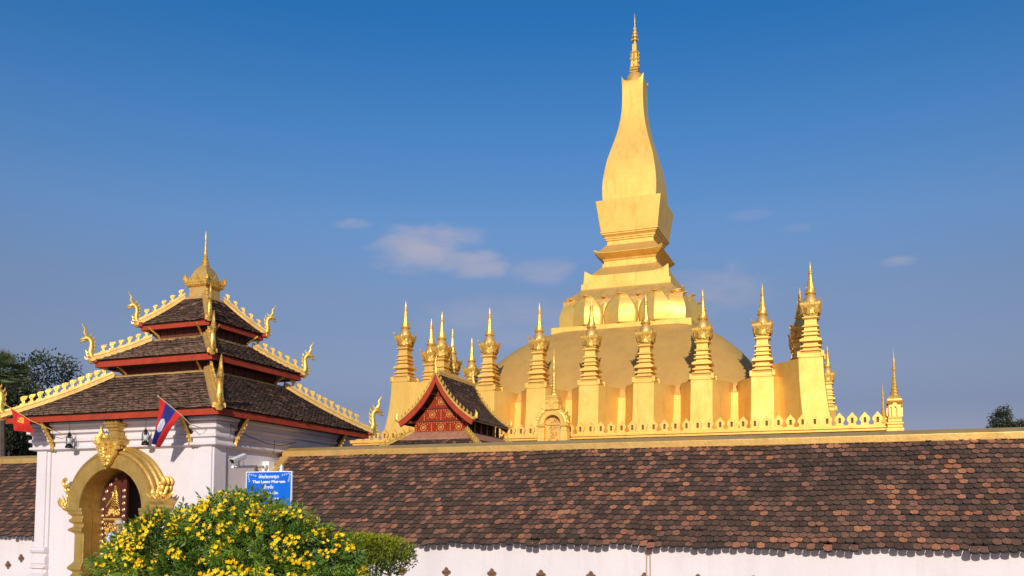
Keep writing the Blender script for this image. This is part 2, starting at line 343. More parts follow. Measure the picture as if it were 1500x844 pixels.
# ------------------------------------------------------------------ gate pavilion
GX, GY = -17.0, 19.84
gate = thing('gate_pavilion', (GX, GY, G), 'white gate pavilion with three tiers of brown tiled roofs and gold finials', 'gate')
go = (GX, GY, G)
def gb(m, name, mt, parent=gate, **k): return m.build(name, mt, parent, org=go, **k)
YF = GY-2.78; HB = 2.78
# body: walls with arched doorway at the front
def arc(cx, cz, r, n=24, a0=0, a1=math.pi): return [(cx+r*math.cos(a0+(a1-a0)*i/n), cz+r*math.sin(a0+(a1-a0)*i/n)) for i in range(n+1)]
AX, AZ, AR = -17.03, .18, 1.0
w = M()
outer_l = [(-HB+GX, G), (-HB+GX, 1.72), (GX+HB, 1.72), (GX+HB, G), (AX+AR, G)]
pts = outer_l+[(AX+AR, AZ)]+arc(AX, AZ, AR)[1:]+[(AX-AR, G)]
w.prism(pts, .5, (0, YF+.25, 0), (1, 0, 0), (0, 0, 1))
w.box(GX-HB, GX-HB+.4, YF+.5, GY+HB-.4, G, 1.72); w.box(GX+HB-.4, GX+HB, YF+.5, GY+HB-.4, G, 1.72); w.box(GX-HB, GX+HB, GY+HB-.4, GY+HB, G, 1.72)
for sx in (-1, 1):       # corner pilasters standing proud, also on the side faces
    a = GX+sx*HB; b = GX+sx*(HB-.42)
    w.box(min(a, b)-.0, max(a, b), YF-.05, YF+.02, G, 1.66)
    w.box(a-sx*.02, a+sx*.05, YF-.048, YF+.37, G, 1.66); w.box(a-sx*.02, a+sx*.05, GY+HB-.42, GY+HB, G, 1.66)
    w.box(min(a, b)+.10*(sx > 0), max(a, b)-.10*(sx < 0), YF-.09, YF-.04, G, 1.66)
gb(w, 'wall', WHITE)
# moulded foot of the left front pilaster, flaring forward
for sx in (-1, 1):
    pf = M(); xc = GX+sx*(HB-.2); yb = YF-.05
    prof = [(.0,-.78),(.10,-.80),(.13,-.86),(.10,-.93),(.03,-.96),(.03,-1.0),(.08,-1.03),(.09,-1.10),(.09,-1.2),(.05,-1.25),(.12,-1.28),(.13,-1.32),(.02,-1.36),(.02,-1.42),(.14,-1.50),(.34,-1.68),(.52,-1.80),(.60,-1.84),(.62,G)]
    pf.loft([[(xc-.22-a*.35, yb-a, z), (xc+.22+a*.12, yb-a, z), (xc+.22+a*.12, yb+.1, z), (xc-.22-a*.35, yb+.1, z)] for a, z in prof])
    bevel(gb(pf, 'pilaster_foot', WHITE), .012)
# cornice under the eaves
c = M(); prof = [(HB+.02, 1.66), (HB+.13, 1.70), (HB+.13, 1.755), (HB+.07, 1.77), (HB+.07, 1.86), (HB+.14, 1.89), (HB+.14, 1.95), (HB+.08, 1.97), (HB+.08, 2.06), (HB+.18, 2.10), (HB+.18, 2.16), (HB+.12, 2.18), (HB+.12, 2.26), (HB+.30, 2.30), (HB+.30, 2.37), (HB-.2, 2.37)]
c.loft([sq(GX, GY, p, z) for p, z in prof]); 
for (ax, ay) in ((-1,-1),(1,-1),(1,1),(-1,1)):      # the mouldings break forward over the corner pilasters
    c.loft([sq(GX+ax*(HB-.2), GY+ay*(HB-.2), p-HB+.2+.06, z) for p, z in prof if z < 2.3])
bevel(gb(c, 'cornice', WHITE), .012)
def tier(zf0, zf1, we, wt, zt, rows_ex, drum, drum_z, hipw, ncrest, nsc, band=.10):
    """fascia zf0..zf1 at half width we; roof rises to half width wt at zt"""
    f = M(); k = .05
    f.loft([sq(GX, GY, we, zf0), sq(GX, GY, we, zf1), sq(GX, GY, we-k, zf1), sq(GX, GY, we-k, zf0)], cap0=False, cap1=False); 
    n = 4; o = len(f.v)-16; f.f.append(tuple()) if False else None
    f.add([], []); f.loft([sq(GX, GY, we-k, zf0+.005), sq(GX, GY, we-.001, zf0)], cap0=False, cap1=False)
    for (ax, ay) in ((-1,-1),(1,-1),(1,1),(-1,1)):
        q = M(); q.box(-.11, .11, -.05, .05, -.05, .07); f.join(q, Matrix.Translation((GX+ax*(we+.0), GY+ay*(we+.0), zf1)) @ Matrix.Rotation(math.atan2(ay, ax)+math.pi/2, 4, 'Z'))
    bevel(gb(f, 'fascia', REDP), .008)
    s = M(); s.loft([sq(GX, GY, we-k, zf0+.05), sq(GX, GY, we-k, zf0+.03)]); gb(s, 'soffit', WOOD)
    rise = zt-zf1; run = we-wt
    prof = lambda s: (run*s, rise*(.80*s+.20*s*s))
    rf = M(); N = 6
    rf.loft([sq(GX, GY, we+.03-prof(i/N)[0], zf1-.02+prof(i/N)[1]) for i in range(N+1)]); gb(rf, 'roof_boarding', WOOD)
    L = math.hypot(run, rise); m = M()
    for (dx, dy) in ((0,-1),(1,0),(0,1),(-1,0)):
        U = Vector((-dy, dx, 0)); D = Vector((dx, dy, 0))
        def fp(u, s, U=U, D=D):
            a, b = prof(s/L); return Vector((GX, GY, zf1))+U*u+D*(we+.05-a)+Vector((0, 0, b))
        hw = lambda s: we+.04-run*s/L-.04
        tiles(m, fp, (dx, dy, 1), U, (-dx*run/L, -dy*run/L, rise/L), L, lambda s: -hw(s), lambda s: hw(s), .17, rows_ex, lift=.048, th=.036, jit=.8, flat=True)
    gb(m, 'tile_roof', [TILE2, TLIP2], recalc=False)
    b = M(); bw = wt+.03     # gold strip along the roof head
    b.loft([sq(GX, GY, bw+.10, zt-.10), sq(GX, GY, bw+.10, zt-.01), sq(GX, GY, bw+.02, zt+.03), sq(GX, GY, bw-.2, zt+.03)]); bevel(gb(b, 'roof_head_band', GOLDD), .01)
    if drum:
        d = M(); d.loft([sq(GX, GY, drum, zt-.05), sq(GX, GY, drum, drum_z)]); 
        for (dx, dy) in ((0,-1),(1,0),(0,1),(-1,0)):
            for j in range(-3, 4):
                q = M(); q.box(-.025, .025, -.015, .015, zt, drum_z); u = drum*.94*j/3
                d.join(q, Matrix.Translation((GX+dx*drum-dy*u, GY+dy*drum+dx*u, 0)) @ Matrix.Rotation(math.atan2(dy, dx)+math.pi/2, 4, 'Z'))
        gb(d, 'drum', REDD)
    # hips
    for (ax, ay) in ((-1,-1),(1,-1),(1,1),(-1,1)):
        A = Vector((ax, ay, 0)).normalized(); Pn = Vector((-A.y, A.x, 0)); path = []
        NN = 8
        for i in range(NN+1):
            a, z = prof(i/NN); o = Vector((GX, GY, 0))+A*((we+.06-a)*math.sqrt(2)); o.z = zf1+z+.01
            path.append((o, Pn, Vector((0, 0, 1))))
        h = M(); hw = hipw
        h.sweep(path, [(-hw, -.04), (hw, -.04), (hw, .05), (hw*.8, .08), (hw*.45, .09), (hw*.42, .15), (-hw*.42, .15), (-hw*.45, .09), (-hw*.8, .08), (-hw, .05)])
        ho = gb(h, 'hip_ridge', GOLDD, smooth=30)
        # crest ornaments: curled leaves, each its own piece
        for j in range(ncrest):
            t = .20+(.92-.20)*j/(ncrest-1)-.02; a, z = prof(t); o = Vector((GX, GY, 0))+A*((we+.06-a)*math.sqrt(2)); o.z = zf1+z+.145
            sc_ = nsc*R.uniform(.95, 1.05)
            outl = [(.085,-.02),(.06,.035),(.02,.05),(.025,.095),(.055,.13),(.06,.18),(.04,.215),(-.02,.235),(-.115,.245),(-.085,.215),(-.10,.19),(-.06,.175),(-.075,.15),(-.04,.14),(-.035,.10),(-.055,.05),(-.08,-.02)]
            cm = M(); cm.prism([(p[0]*sc_, p[1]*sc_) for p in outl], .055*sc_, (0, 0, 0), A, (0, 0, 1))
            co = cm.build('crest_ornament', GOLDF, ho, loc=(o.x-go[0], o.y-go[1], o.z-go[2]))
        # naga finial
        C = Vector((GX, GY, zf1))+A*((we+.06)*math.sqrt(2)); k = nsc
        P = lambda u, v: C+A*(u*k)+Vector((0, 0, v*k))
        nm = M()
        nm.tube([P(-.42, .26), P(-.25, .14), P(-.08, .08), P(.02, .14), P(.045, .28), P(.02, .44), P(.02, .58), P(.08, .68), P(.17, .70), P(.25, .66), P(.33, .64)],
                [k*q for q in (.05, .075, .095, .10, .085, .075, .075, .08, .085, .055, .02)], 8)
        nm.tube([P(.10, .70), P(.17, .78), P(.22, .88), P(.20, .97), P(.26, 1.06), P(.31, 1.16)], [k*q for q in (.05, .06, .045, .035, .025, .006)], 6)
        nm.tube([P(.18, .64), P(.26, .58), P(.33, .55), P(.36, .59)], [k*q for q in (.04, .035, .025, .008)], 6)
        for j in range(7):     # mane spikes
            u, v = [(-.30,.2),(-.16,.15),(-.05,.28),(-.05,.40),(-.06,.52),(-.03,.64),(.05,.74)][j]
            nm.tube([P(u+.05, v-.03), P(u-.03, v+.07), P(u-.02, v+.13)], [k*.035, k*.022, k*.004], 5)
        for j in range(4):
            u, v = [(.10,.16),(.12,.26),(.14,.06),(.05,.0)][j]
            nm.tube([P(u-.04, v), P(u+.03, v-.02), P(u+.06, v+.06)], [k*.04, k*.03, k*.005], 5)
        nm.tube([P(-.2, .03), P(.04, .0), P(.10, .05)], [k*.10, k*.11, k*.05], 6)
        gb(nm, 'naga_finial', GOLDF, ho, smooth=50)
tier(2.35, 2.52, 3.36, 1.52, 3.74, .155, 1.44, 4.02, .15, 11, 1.0)
tier(3.95, 4.13, 1.92, .88, 4.80, .145, .84, 5.12, .12, 6, .86)
tier(5.04, 5.19, 1.15, .30, 6.05, .135, 0, 0, .10, 5, .78)
# crown: neck, cap cornice, dome, spire
c = M(); sqloft(c, (GX, GY, 0), [(.30,5.95),(.285,6.36),(.30,6.38)])
gb(c, 'roof_neck', GOLDD)
c = M(); sqloft(c, (GX, GY, 0), [(.29,6.36),(.33,6.38),(.36,6.41),(.36,6.46),(.385,6.48),(.385,6.54),(.34,6.56),(.30,6.60)])
for (dx, dy) in ((0,-1),(1,0),(0,1),(-1,0)):
    for j in range(-4, 5):
        s_ = {0: 1.5, 4: 1.5, -4: 1.5}.get(j, .75); q = M(); q.prism([(-.04*s_, 0), (-.045*s_, .05*s_), (0, .12*s_), (.045*s_, .05*s_), (.04*s_, 0)], .03, (0, 0, 0), (1, 0, 0), (0, 0, 1))
        c.join(q, Matrix.Translation((GX+dx*.37-dy*.092*j, GY+dy*.37+dx*.092*j, 6.54)) @ Matrix.Rotation(math.atan2(dy, dx)+math.pi/2, 4, 'Z'))
        q = M(); q.lathe((0, 0, 0), [(.001, -.025), (.02, 0), (.001, .025)], 5); c.join(q, Matrix.Translation((GX+dx*.372-dy*.092*j, GY+dy*.372+dx*.092*j, 6.435)))
gb(c, 'cap_cornice', GOLDF)
c = M(); sqloft(c, (GX, GY, 0), [(.275,6.56),(.27,6.66),(.245,6.76),(.205,6.86),(.15,6.95),(.10,7.0),(.085,7.02)], 1); bevel(gb(c, 'cap_dome', GOLDD, smooth=50), .02)
c = M(); c.lathe((GX, GY, 0), [(.10,7.0),(.125,7.03),(.11,7.07),(.07,7.09),(.10,7.12),(.085,7.16),(.055,7.18),(.08,7.21),(.07,7.24),(.045,7.26),(.065,7.29),(.055,7.32),(.035,7.34),(.05,7.37),(.04,7.40),(.032,7.5),(.022,7.76),(.03,7.78),(.022,7.80),(.03,7.84),(.028,7.90),(.012,7.97),(.002,8.03)], 12)
gb(c, 'spire', GOLDF, smooth=50)
# eave brackets
def bracket(o, D, h, out_, th=.10, name='eave_bracket'):
    """o: foot on wall; D outward; rises h and reaches out_"""
    b = M(); o = Vector(o); D = Vector(D)
    outl = [(0,0),(.04,-.05),(.09,.0),(.07,.07),(.10,.16),(.17,.26),(.22,.30),(.30,.44),(.42,.58),(.55,.72),(.72,.90),(.84,1.0),(.45,1.0),(.28,.80),(.16,.60),(.07,.42),(.03,.22)]
    b.prism([(p[0]*out_, p[1]*h) for p in outl], th*.5, o, D, (0, 0, 1), mi=1)
    P = lambda u, v: o+D*(u*out_)+Vector((0, 0, v*h))
    b.tube([P(.05,-.04), P(.11,.03), P(.10,.16), P(.19,.30), P(.32,.45), P(.45,.58), P(.60,.75), P(.84,.97)], [th*q for q in (.15,.5,.38,.5,.4,.45,.42,.35)], 6, mi=0)
    for j in range(6):
        t = j/6; u, v = .10+.62*t, .16+.66*t
        b.tube([P(u, v), P(u+.10, v-.01), P(u+.10, v+.09)], [th*.3, th*.26, th*.05], 5, mi=0)
    return gb(b, name, [GOLDF, WOOD])
for x in (GX-2.2, GX+2.2): bracket((x, YF-.10, 1.70), (0, -1, 0), .72, .52)
for y in (GY-2.2, GY+2.2): bracket((GX+HB+.10, y, 1.70), (1, 0, 0), .72, .52); bracket((GX-HB-.10, y, 1.70), (-1, 0, 0), .72, .52)
for (dr, zz, zt) in ((1.44, 3.72, 4.0), (.84, 4.80, 5.08)):
    for s in (-1, 1):
        for (dx, dy) in ((0,-1),(1,0),(-1,0)):
            u = s*dr*.86; x = GX+dx*(dr+.02)-dy*u; y = GY+dy*(dr+.02)+dx*u
            b = M(); b.tube([(x, y, zz+.02), (x+dx*.07, y+dy*.07, zz+.10), (x+dx*.22-dy*s*.04, y+dy*.22+dx*s*.04, zz+.20), (x+dx*.36-dy*s*.09, y+dy*.36+dx*s*.09, zt+.02)], [.022, .035, .028, .022], 6); gb(b, 'small_eave_bracket', GOLDF)
# arch surround: swept archivolt with capitals and jambs
YR = 16.72
s = M(); prof = [(-.01, .34), (-.01, -.34), (0, -.36), (.33, -.36), (.345, -.31), (.38, -.345), (.43, -.33), (.45, -.28), (.425, -.23), (.47, -.235), (.51, -.20), (.51, -.15), (.475, -.12), (.52, -.115), (.56, -.08), (.56, .03), (.3, .03)]
prof = [(p[0]+AR, p[1]) for p in prof]; path = []
for i in range(33):
    a = math.pi*i/32; path.append(((AX, YF, AZ), (math.cos(a), 0, math.sin(a)), (0, 1, 0)))
s.sweep(path, prof); gb(s, 'arch_ring', GATEG, smooth=14)
for sx in (-1, 1):
    j = M(); yb = YF
    pr_ = [(.50,.20,.36),(.52,.16,.36),(.36,.10,.34),(.36,.06,.34),(.27,.0,.30),(.27,-.05,.30),(.33,-.08,.33),(.33,-.14,.33),(.25,-.19,.28),(.23,-.20,.28),(.23,-.26,.28),(.35,-.32,.34),(.35,-.36,.34),(.22,-.42,.27),(.20,-.45,.26),(.20,-1.12,.26),(.34,-1.26,.33),(.34,-1.31,.33),(.22,-1.37,.28),(.22,-1.42,.28),(.27,-1.46,.30),(.25,-1.56,.29),(.34,-1.64,.34),(.34,-1.68,.34),(.24,-1.74,.28),(.28,-1.9,.30),(.36,-2.0,.34),(.36,G,.34)]
    xi = AX+sx*(AR-.10)
    j.loft([[(xi, yb+.02, z), (xi, yb-d, z), (xi+sx*(.10+w_), yb-d, z), (xi+sx*(.10+w_), yb+.02, z)] for w_, z, d in [(a, b, c_) for a, b, c_ in pr_]])
    bevel(gb(j, 'jamb_pilaster', GATEG), .012)
    r = M(); r.box(AX+sx*(AR-.1), AX+sx*(AR+.02), YF-.0, YF+.62, G, AZ); gb(r, 'door_reveal', GATEG)
# reveal vault lining
r = M(); r.sweep([((AX, YF, AZ), (math.cos(math.pi*i/24), 0, math.sin(math.pi*i/24)), (0, 1, 0)) for i in range(25)], [(AR-.008, .30), (AR-.008, .62), (AR+.05, .62), (AR+.05, .30)]); gb(r, 'vault_lining', GATEG)
# acroteria
def flame(cx, cy, cz, s, lean=0., name='flame_ornament', n=5):
    f = M()
    for j in range(n):
        t = (j-(n-1)/2)/max(1, (n-1)/2); h = s*(1-.35*abs(t)); a = t*.9+lean
        f.tube([(cx+t*s*.18, cy, cz), (cx+t*s*.30+math.sin(a)*h*.4, cy-.02, cz+h*.45), (cx+t*s*.3+math.sin(a)*h*.75+.02*t, cy, cz+h*.8), (cx+t*s*.28+math.sin(a)*h*.95, cy, cz+h)], [s*.13, s*.15, s*.07, s*.01], 6)
    f.lathe((cx, cy-.04, cz+s*.25), [(.01, -s*.2), (s*.2, -s*.05), (s*.17, s*.12), (.01, s*.25)], 8)
    return gb(f, name, GOLDF, smooth=50)
flame(AX-1.56, YF-.2, .20, .34, -.5); 
for sx, x0_ in ((-1, AX-1.44), (1, AX+1.44)):
    sc2 = M()
    for k in range(3):
        for (yy) in ((-.30, -.16, -.04) if sx > 0 else (-.2,)):
            P = spiral(x0_+sx*(.02+.05*k), .52+.15*k, .11, .9, math.pi/2 if sx < 0 else math.pi/2, 10, -sx)
            sc2.tube([(p[0], YF+yy-.02*k, p[1]) for p in P], [.05*(1-i/14) for i in range(len(P))], 6)
    gb(sc2, 'scroll_ornament', GOLDF, smooth=50)
cl = M()
cl.loft([sq(AX+1.5, YF-.2, a, z, wy=b) for a, b, z in ((.13,.14,.17),(.17,.18,.22),(.17,.18,.28),(.22,.22,.33),(.24,.24,.36),(.24,.24,.41),(.18,.18,.44))]); bevel(gb(cl, 'side_capital', GATEG), .01)
for k, (dx, dy) in enumerate(((-.16, -.2), (.0, -.26), (.15, -.15), (.05, .0))): flame(AX+1.5+dx, YF-.2+dy*.6, .42, .30, .25*(k-1.5)*.6, 'flame_ornament', 3)
# keystone shield with flame
ks = M(); KX, KZ = AX-.04, AZ+1.36
ks.prism([(-.40,.30),(-.30,.27),(-.32,.16),(-.36,.12),(-.26,.06),(-.26,-.04),(-.18,-.12),(-.13,-.24),(-.05,-.30),(0,-.42),(.05,-.30),(.13,-.24),(.18,-.12),(.27,-.04),(.27,.06),(.36,.10),(.32,.18),(.38,.30),(.26,.27),(.16,.36),(.08,.28),(-.04,.34),(-.14,.28),(-.26,.36)], .09, (KX, YF-.43, KZ), (1,0,0), (0,0,1))
for k in range(6):
    for sx in (-1, 1):
        P = spiral(KX+sx*(.17-.027*k), KZ+.17-.085*k, .085-.010*k, 1.2, k, 9, sx); ks.tube([(p[0], YF-.485, p[1]) for p in P], [.03*(1-i_/14) for i_ in range(len(P))], 5)
for k in range(5): ks.tube([(KX-.02+.01*k, YF-.49, KZ+.26-.13*k), (KX+.02, YF-.52, KZ+.22-.13*k), (KX, YF-.49, KZ+.18-.13*k)], [.03,.035,.01], 5)
ks.tube([(KX-.22, YF-.42, KZ+.24), (KX-.29, YF-.44, KZ+.38), (KX-.20, YF-.42, KZ+.52), (KX-.24, YF-.42, KZ+.68)], [.09, .095, .06, .008], 7)
ks.tube([(KX-.30, YF-.42, KZ+.22), (KX-.42, YF-.42, KZ+.28), (KX-.40, YF-.42, KZ+.38)], [.05, .045, .008], 6)
ks.tube([(KX-.12, YF-.42, KZ+.28), (KX-.10, YF-.44, KZ+.40), (KX-.15, YF-.42, KZ+.50)], [.06, .05, .008], 6)
for k in range(5): ks.lathe((AX+.12+.10*k, YF-.33+.05*k, AZ+1.50-.018*k*k), [(.005, -.06), (.06, -.01), (.05, .04), (.005, .07)], 7)
gb(ks, 'keystone_shield', GOLDF, smooth=50)
cp = M(); cx_ = AX+.05; cy_ = YF-.24
cp.loft([sq(cx_, cy_, a, z) for a, z in ((a_*.68, z_) for a_, z_ in ((.20,1.60),(.27,1.66),(.27,1.70),(.33,1.74),(.33,1.80),(.36,1.83),(.36,1.87),(.27,1.90),(.27,1.97),(.17,2.0),(.17,2.08),(.22,2.10),(.22,2.14),(.29,2.18),(.29,2.23),(.33,2.25),(.33,2.29),(.24,2.31),(.24,2.37)))])
for k in range(4):
    for (dx, dy) in ((0,-1),(1,0),(-1,0)):
        u = (k-1.5)*.11; q = M(); q.lathe((0,0,0), [(.005, -.01), (.04, .03), (.005, .08)], 6); cp.join(q, Matrix.Translation((cx_+dx*.21-dy*u, cy_+dy*.21+dx*u, 2.28)))
        q = M(); q.lathe((0,0,0), [(.005, -.01), (.045, .03), (.005, .09)], 6); cp.join(q, Matrix.Translation((cx_+dx*.225-dy*u*1.1, cy_+dy*.225+dx*u*1.1, 1.86)))
bevel(gb(cp, 'lotus_capital', GATEG), .008)
# interior and door leaves
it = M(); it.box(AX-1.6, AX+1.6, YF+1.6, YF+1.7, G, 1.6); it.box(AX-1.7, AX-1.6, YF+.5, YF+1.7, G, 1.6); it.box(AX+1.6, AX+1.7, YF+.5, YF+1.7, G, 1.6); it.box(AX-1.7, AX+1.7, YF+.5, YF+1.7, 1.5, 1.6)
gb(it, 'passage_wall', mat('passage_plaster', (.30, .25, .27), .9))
st = M(); st.box(AX-1.4, AX+1.4, YF-.9, YF+1.6, G, G+.18); st.box(AX-1.1, AX+1.1, YF-.4, YF+1.6, G+.18, G+.36); gb(st, 'step', mat('step_stone', (.35, .31, .28), .8, var=(.25, .22, .2)))
YD = YF+.34
def door_leaf(x0, x1, open_=False):
    r_ = AR-.02
    def zt(x): return AZ+math.sqrt(max(0, r_*r_-(x-AX)**2))
    n = 14; xs = [x0+(x1-x0)*i/n for i in range(n+1)]
    d = M(); d.prism([(x0, G+.37)]+[(x1, G+.37)]+[(x, zt(x)) for x in reversed(xs)], .07, (0, YD, 0), (1,0,0), (0,0,1))
    return d, xs, zt
d, xs, zt = door_leaf(AX-AR+.02, AX-.12)
DRED = mat('door_red', (.095, .018, .010), .45, var=(.06, .012, .008), vscale=6)
dl_mesh = d
x0, x1 = AX-AR+.02, AX-.12
def rosette(m, x, z, r=.045): q = M(); q.lathe((0,0,0), [(r, 0), (r, .012), (r*.75, .02), (r*.5, .014), (r*.4, .03), (.002, .036)], 10, mi=1); m.join(q, Matrix.Translation((x, YD-.036, z)) @ Matrix.Rotation(math.pi/2, 4, 'X'))
for k in range(13): rosette(d, x0+.09, -1.75+.16*k)
for k in range(16): rosette(d, x1-.08, -1.75+.16*k)
for k in range(4):
    a = math.pi-.22-.24*(k+.3); rosette(d, AX+(AR-.11)*math.cos(a), AZ+(AR-.11)*math.sin(a))
dl = gb(d, 'door_leaf', [DRED, mat('rosette_gilt', (.55, .40, .28), .4, .6)])
pn = M(); pn.box(x0+.17, x1-.17, YD-.045, YD-.03, -.02, .62, 0); pn.box(x0+.17, x1-.17, YD-.045, YD-.03, -1.0, -.12); pn.box(x0+.17, x1-.17, YD-.045, YD-.03, -1.75, -1.1)
gb(pn, 'door_panel', mat('door_brown', (.09, .032, .015), .5, var=(.06, .02, .01), vscale=9), dl)
orn = M()
for z0, z1 in ((-.02, .22), (-1.0, -.12), (-1.75, -1.1)):      # filigree scrolls
    for k in range(int((z1-z0)*80)+10):
        x = R.uniform(x0+.21, x1-.21); z = R.uniform(z0+.04, z1-.03); P = spiral(x, z, R.uniform(.03, .06), R.choice((.9, 1.3)), R.uniform(0, 6), 9, R.choice((-1, 1)))
        orn.tube([(p[0], YD-.055, p[1]) for p in P], [.012*(1-i/12) for i in range(10)], 4)
cxm = (x0+x1)/2+.08
for k in range(9):
    z = .24+.06*k; h = .15*(1-k/10); orn.tube([(cxm-h, YD-.055, z-.02), (cxm-h*.3, YD-.06, z+.05), (cxm, YD-.055, z+.02), (cxm+h*.3, YD-.06, z+.05), (cxm+h, YD-.055, z-.02)], [.008, .016, .02, .016, .008], 5)
orn.tube([(x0+.22, YD-.055, .24), (x0+.33, YD-.06, .36), (x0+.42, YD-.06, .47), (x0+.46, YD-.06, .58), (x0+.41, YD-.06, .62), (x0+.38, YD-.055, .57)], [.012, .02, .02, .018, .014, .006], 5)
orn.box(x0+.14, x1-.14, YD-.06, YD-.035, -.10, -.045)
for k in range(9): orn.lathe((x0+.19+.062*k, YD-.06, -.07), [(.002, -.03), (.024, 0), (.002, .03)], 6)
gb(orn, 'door_ornament', GOLDF, dl, smooth=50)
d2, _, _ = door_leaf(AX+.12, AX+AR-.02); mt = Matrix.Translation((AX+AR-.02, YD, 0)) @ Matrix.Rotation(rad(-84), 4, 'Z') @ Matrix.Translation((-(AX+AR-.02), -YD, 0)); d2.xf(mt); gb(d2, 'door_leaf', REDD)

# ------------------------------------------------------------------ hanging lanterns
def lantern(loc, rz, wire, label):
    t = thing('hurricane_lantern', loc, label, 'lantern', 'lanterns hanging under the front eave', rz); t.scale = (1.1, 1.1, 1.1)
    b = M(); b.lathe((0,0,0), [(.075,-.20),(.085,-.19),(.085,-.16),(.06,-.13),(.045,-.12),(.045,-.10)], 12); b.build('fuel_tank', BLACK, t, smooth=40)
    gl = M(); gl.lathe((0,0,0), [(.035,-.10),(.055,-.06),(.052,-.02),(.034,.035)], 12); gl.build('globe', GLASS, t, smooth=True)
    tp = M(); tp.lathe((0,0,0), [(.04,.03),(.045,.05),(.03,.06),(.03,.10),(.045,.11),(.03,.135),(.012,.15),(.012,.165)], 10); tp.build('chimney', BLACK, t, smooth=40)
    fr = M()
    for s in (-1, 1): fr.tube([(s*.045,0,.09),(s*.075,0,.07),(s*.088,0,.02),(s*.088,0,-.1),(s*.075,0,-.16)], .011, 6)
    for s in (-1, 1): fr.tube([(s*.05,0,-.08),(0,s*.055,-.03),(-s*.05,0,.02)], .004, 4)
    fr.build('side_tubes', BLACK, t)
    h = M(); h.tube([(.03*math.cos(a), 0, .165+.03*math.sin(a)) for a in [2*math.pi*i/10 for i in range(11)]], .005, 5); h.tube([(0,0,.195),(0,0,wire)], .004, 5); h.build('hanging_wire', BLACK, t)
lantern((-18.42, 16.72, 1.92), 0, .38, 'black hurricane lantern hanging left of the door arch, both side tubes showing')
lantern((-15.98, 16.72, 1.93), 1.45, .37, 'black hurricane lantern hanging right of the door arch, beside the blue and red flag')

# ------------------------------------------------------------------ flags
def flag(name, label, pole, hoist0, hoist1, fly0, fly1, mats, pick, waves, brk):
    base = pole[-1]
    t = thing(name, base, label, 'flag', 'flags on slanting poles under the front eave')
    p = M(); p.tube(pole, .009, 6); p.lathe(pole[0], [(.002,-.03),(.022,0),(.002,.03)], 6); p.build('pole', brk, t, org=base)
    h0, h1, f0, f1 = map(Vector, (hoist0, hoist1, fly0, fly1)); nu, nv = 36, 30; m = M(); vs = []
    for i in range(nu+1):
        for j in range(nv+1):
            u, v = i/nu, j/nv; a = h0.lerp(h1, u); b = f0.lerp(f1, u); q = a.lerp(b, v)
            q.y += waves*math.sin(u*13+v*1.5)*(.25+v)*.8+.03*math.sin(v*5+u*3); q.z -= .02*math.sin(u*math.pi)*(1-v); vs.append(q)
    fs = []; mi = []
    for i in range(nu):
        for j in range(nv):
            k = i*(nv+1)+j; fs.append((k, k+1, k+nv+2, k+nv+1)); mi.append(pick((i+.5)/nu, (j+.5)/nv))
    m.add(vs, fs); m.m = mi
    o = m.build('cloth', mats, t, org=base, smooth=True, recalc=False); sld = o.modifiers.new('thick', 'SOLIDIFY'); sld.thickness = .004; return t
def lao(u, v):
    if u < .25 or u > .72: return 0
    return 2 if ((u-.42)/.14)**2+((v-.50)/.17)**2 < 1 else 1
flag('national_flag', 'red and blue flag with white disc hanging from the gate eave', [(-14.96,16.0,2.76),(-14.45,16.2,2.32),(-14.32,16.35,2.12),(-14.34,16.93,2.05)],
     (-14.93,16.02,2.73), (-14.47,16.19,2.30), (-15.22,16.14,1.70), (-15.17,16.25,1.60), [FRED, FBLUE, FWHITE], lao, .045, ROPE)
def red(u, v):
    # yellow hammer and sickle
    x = (u-.50)/.22; y = (v-.30)/.25
    r = math.hypot(x+.05, y); 
    if .42 < r < .72 and not (x < -.1 and y < .25 and x+y < -.2): return 1
    if abs(x-y) < .17 and -.7 < x+y < 1.3: return 1
    if abs(x+y+.55) < .2 and abs(x-y) < .5: return 1
    return 0
flag('party_flag', 'plain red flag with a yellow emblem hanging at the left corner of the gate roof', [(-19.84,16.0,2.79),(-19.13,16.2,2.36),(-18.8,16.5,2.16),(-18.75,16.93,2.05)],
     (-19.66,16.05,2.67), (-19.16,16.2,2.38), (-19.62,16.1,2.12), (-19.12,16.2,2.06), [FRED, FYEL], red, .06, GOLDF)

# ------------------------------------------------------------------ camera on a bracket, cable
t = thing('security_camera', (-14.05, 19.02, 1.29), 'white security camera on a pipe arm fixed to the side wall of the gate', 'camera'); o_ = (-14.05, 19.02, 1.29)
A = Vector((-14.10, 19.02, 1.29)); B = Vector((-13.78, 17.19, 1.18)); Dd = (B-A).normalized()
m = M(); m.box(-14.22, -14.02, 18.9, 19.14, 1.05, 1.42); bevel(m.build('wall_box', PLAS, t, org=o_), .01)
m = M(); m.tube([A, A+Dd*.3, A+Dd*.31, B], [.055, .055, .035, .035], 10); m.tube([B+Vector((0,.12,-.0)), B+Vector((0,.12,.02))], .05, 8); m.build('arm', PLAS, t, org=o_, smooth=40)
C0 = B+Vector((.0, .22, .20)); m = M(); m.tube([B+Vector((0,.22,.03)), C0+Vector((0,0,-.05))], .025, 6); m.box(C0.x-.04, C0.x+.04, C0.y-.08, C0.y+.08, C0.z-.16, C0.z-.14); m.tube([C0+Vector((0,.18,-.04)), C0+Vector((0,.18,-.14)), B+Vector((0,.3,.03))], .008, 5, mi=0); m.build('mount', PLAS, t, org=o_)
rot = Matrix.Translation(C0) @ Matrix.Rotation(rad(8), 4, 'Z') @ Matrix.Rotation(rad(17), 4, 'X')
m = M(); m.box(-.055, .055, -.26, .22, -.05, .045); bevel(m.xf(rot).build('housing', PLAS, t, org=o_), .012)
